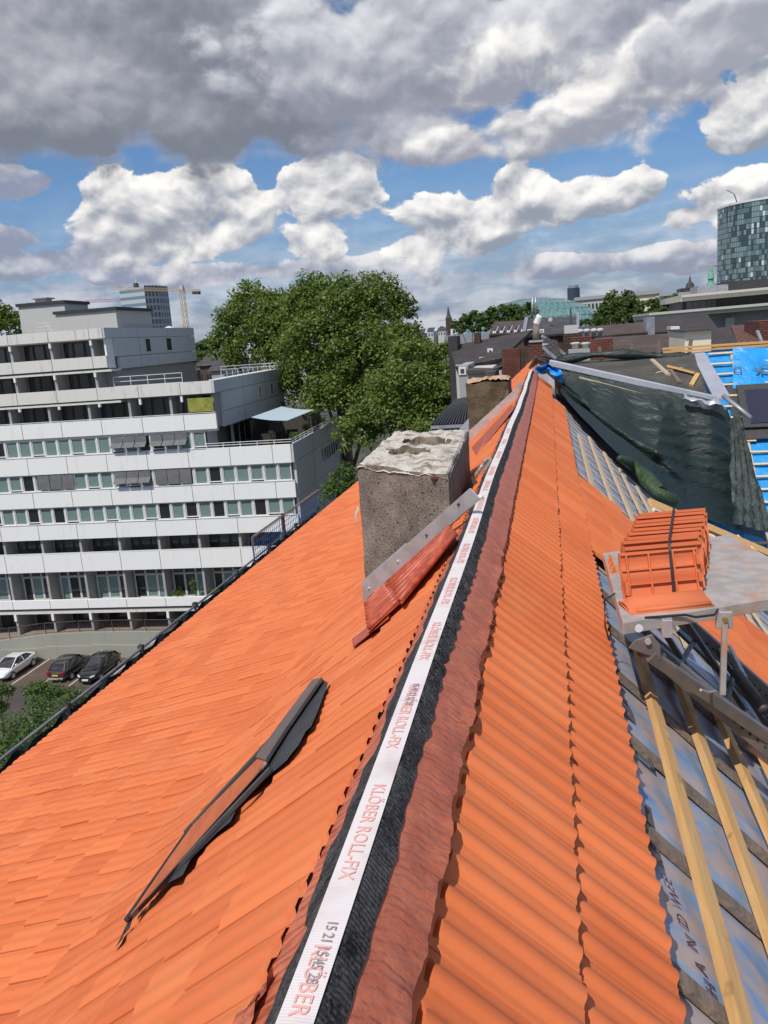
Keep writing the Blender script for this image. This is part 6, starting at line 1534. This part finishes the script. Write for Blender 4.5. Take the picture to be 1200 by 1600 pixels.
# low distant city
g = np.random.default_rng(31)
labs = []
for k, (px, py, wpx, d, m_) in enumerate(((640, 519, 10, 520, 'offwhite'), (654, 521, 8, 480, 'render_grey'), (668, 518, 9, 560, 'offwhite'), (684, 517, 12, 640, 'offwhite'), (646, 507, 5, 700, 'render_grey'), (628, 524, 9, 450, 'render_grey'), (715, 514, 8, 600, 'brick_dark'), (312, 572, 26, 130, 'roof_brown'), (330, 580, 20, 120, 'render_grey'))):
    lab = ['white block right of the plane trees on the skyline', 'grey block just below the skyline beside the plane trees', 'white block left of the spire', 'pale wide block at the foot of the spire', 'small grey block above the others left of the spire', 'grey house end touching the plane trees on the skyline', 'brick block right of the spire', 'brown roofed building between apartment block and plane trees', 'grey building between apartment block and plane trees'][k]
    a, b = A(px, py, d), A(px+wpx, py, d); t_ = thing('city_house', lab, 'building', ((a[0]+b[0])/2, d, -25))
    MB().box(a[0], b[0], d, d+14, -25, a[2]).build('wall', m_, t_)
    MB().prism([(a[0]-.4, d-.4, a[2]), (b[0]+.4, d-.4, a[2]), (b[0]+.4, d+7, a[2]+2.2), (a[0]-.4, d+7, a[2]+2.2)], (0, .1, .25)).build('roof', 'slate', t_)
    n = max(2, int(wpx/4))
    for i in range(n):
        x = a[0]+(b[0]-a[0])*(i+.3)/n; MB().box(x, x+(b[0]-a[0])/n*.4, d-.1, d-.01, a[2]-3.2, a[2]-1.4).build('window', 'dark_pane', t_)
# the wider town that fills in behind
tw = thing('distant_town', None, None, (0, 1500, -25)); tw['kind'] = 'stuff'
B = MB()
for i in range(260):
    a = g.uniform(-.8, .5); d = g.uniform(350, 2600); x, y = math.sin(a)*d, math.cos(a)*d; w, h = g.uniform(8, 26), g.uniform(8, 19)
    B.box(x-w/2, x+w/2, y, y+12, -25, -25+h, int(g.integers(0, 3)))
o = B.build('blocks', [M['offwhite'], M['render_grey'], M['roof_brown']], tw)

# ------------------------------------------------------------------ scaffold guard rail along the left eave
gr = thing('scaffold_guard', 'steel tube guard rail with dark netting along the low eave', 'scaffold railing', lp(LEAVE, 6))
xe, ze = lprof(LEAVE)[:2]; gx = xe-.16
def gp_(y, h): return np.array([gx, y, ze-.14+h])
MB().tube([gp_(1.5, .16), gp_(10.0, .14), gp_(16.2, .15)], .016, 8).build('guard_tube', 'scaf', gr, smooth=True)
MB().tube([gp_(1.5, -.16), gp_(16.2, -.10)], .014, 8).build('guard_tube', 'scaf', gr, smooth=True)
B = MB(); P = []
for y in np.arange(1.5, 16, .08): P.append([gp_(y, .10-.20*j/5)+np.array([.03*math.sin(y*9+j*1.3), 0, .012*math.sin(y*15+j)]) for j in range(6)])
B.grid(P).build('netting', 'net', gr)
for y in np.arange(2.2, 16.5, 1.55):
    o = MB().beam(gp_(y, -1.2), gp_(y, .19), .03, .03).build('post', 'scaf', gr)
    MB().box(gx-.028, gx+.028, y-.03, y+.03, ze-.14+.12, ze-.14+.19).build('coupler', 'blue_paint' if int(y*2) % 3 == 0 else 'steel_dark', o)
g2 = thing('guard_panel', 'raised wire guard panel at the far end of the eave', 'scaffold railing', gp_(16.5, 0))
yA, yB = 12.3, 16.3
MB().tube([gp_(yA, -.3), gp_(yA, .50), gp_(yB, .50)], .02, 8).build('frame_tube', 'scaf', g2); MB().tube([gp_(yA, .0), gp_(yB, .0)], .02, 8).build('frame_tube', 'scaf', g2)
MB().tube([gp_(13.9, -.3), gp_(13.9, .54)], .03, 8).build('post', 'steel_dark', g2)
B = MB()
for y in np.arange(yA, yB, .10): B.beam(gp_(y, 0), gp_(y, .48), .006, .006)
for h in np.arange(.1, .48, .09): B.beam(gp_(yA, h), gp_(yB, h), .006, .006)
B.build('wire_mesh', 'blue_paint', g2)

for o in bpy.data.objects:
    if '_w' in o: del o['_w']
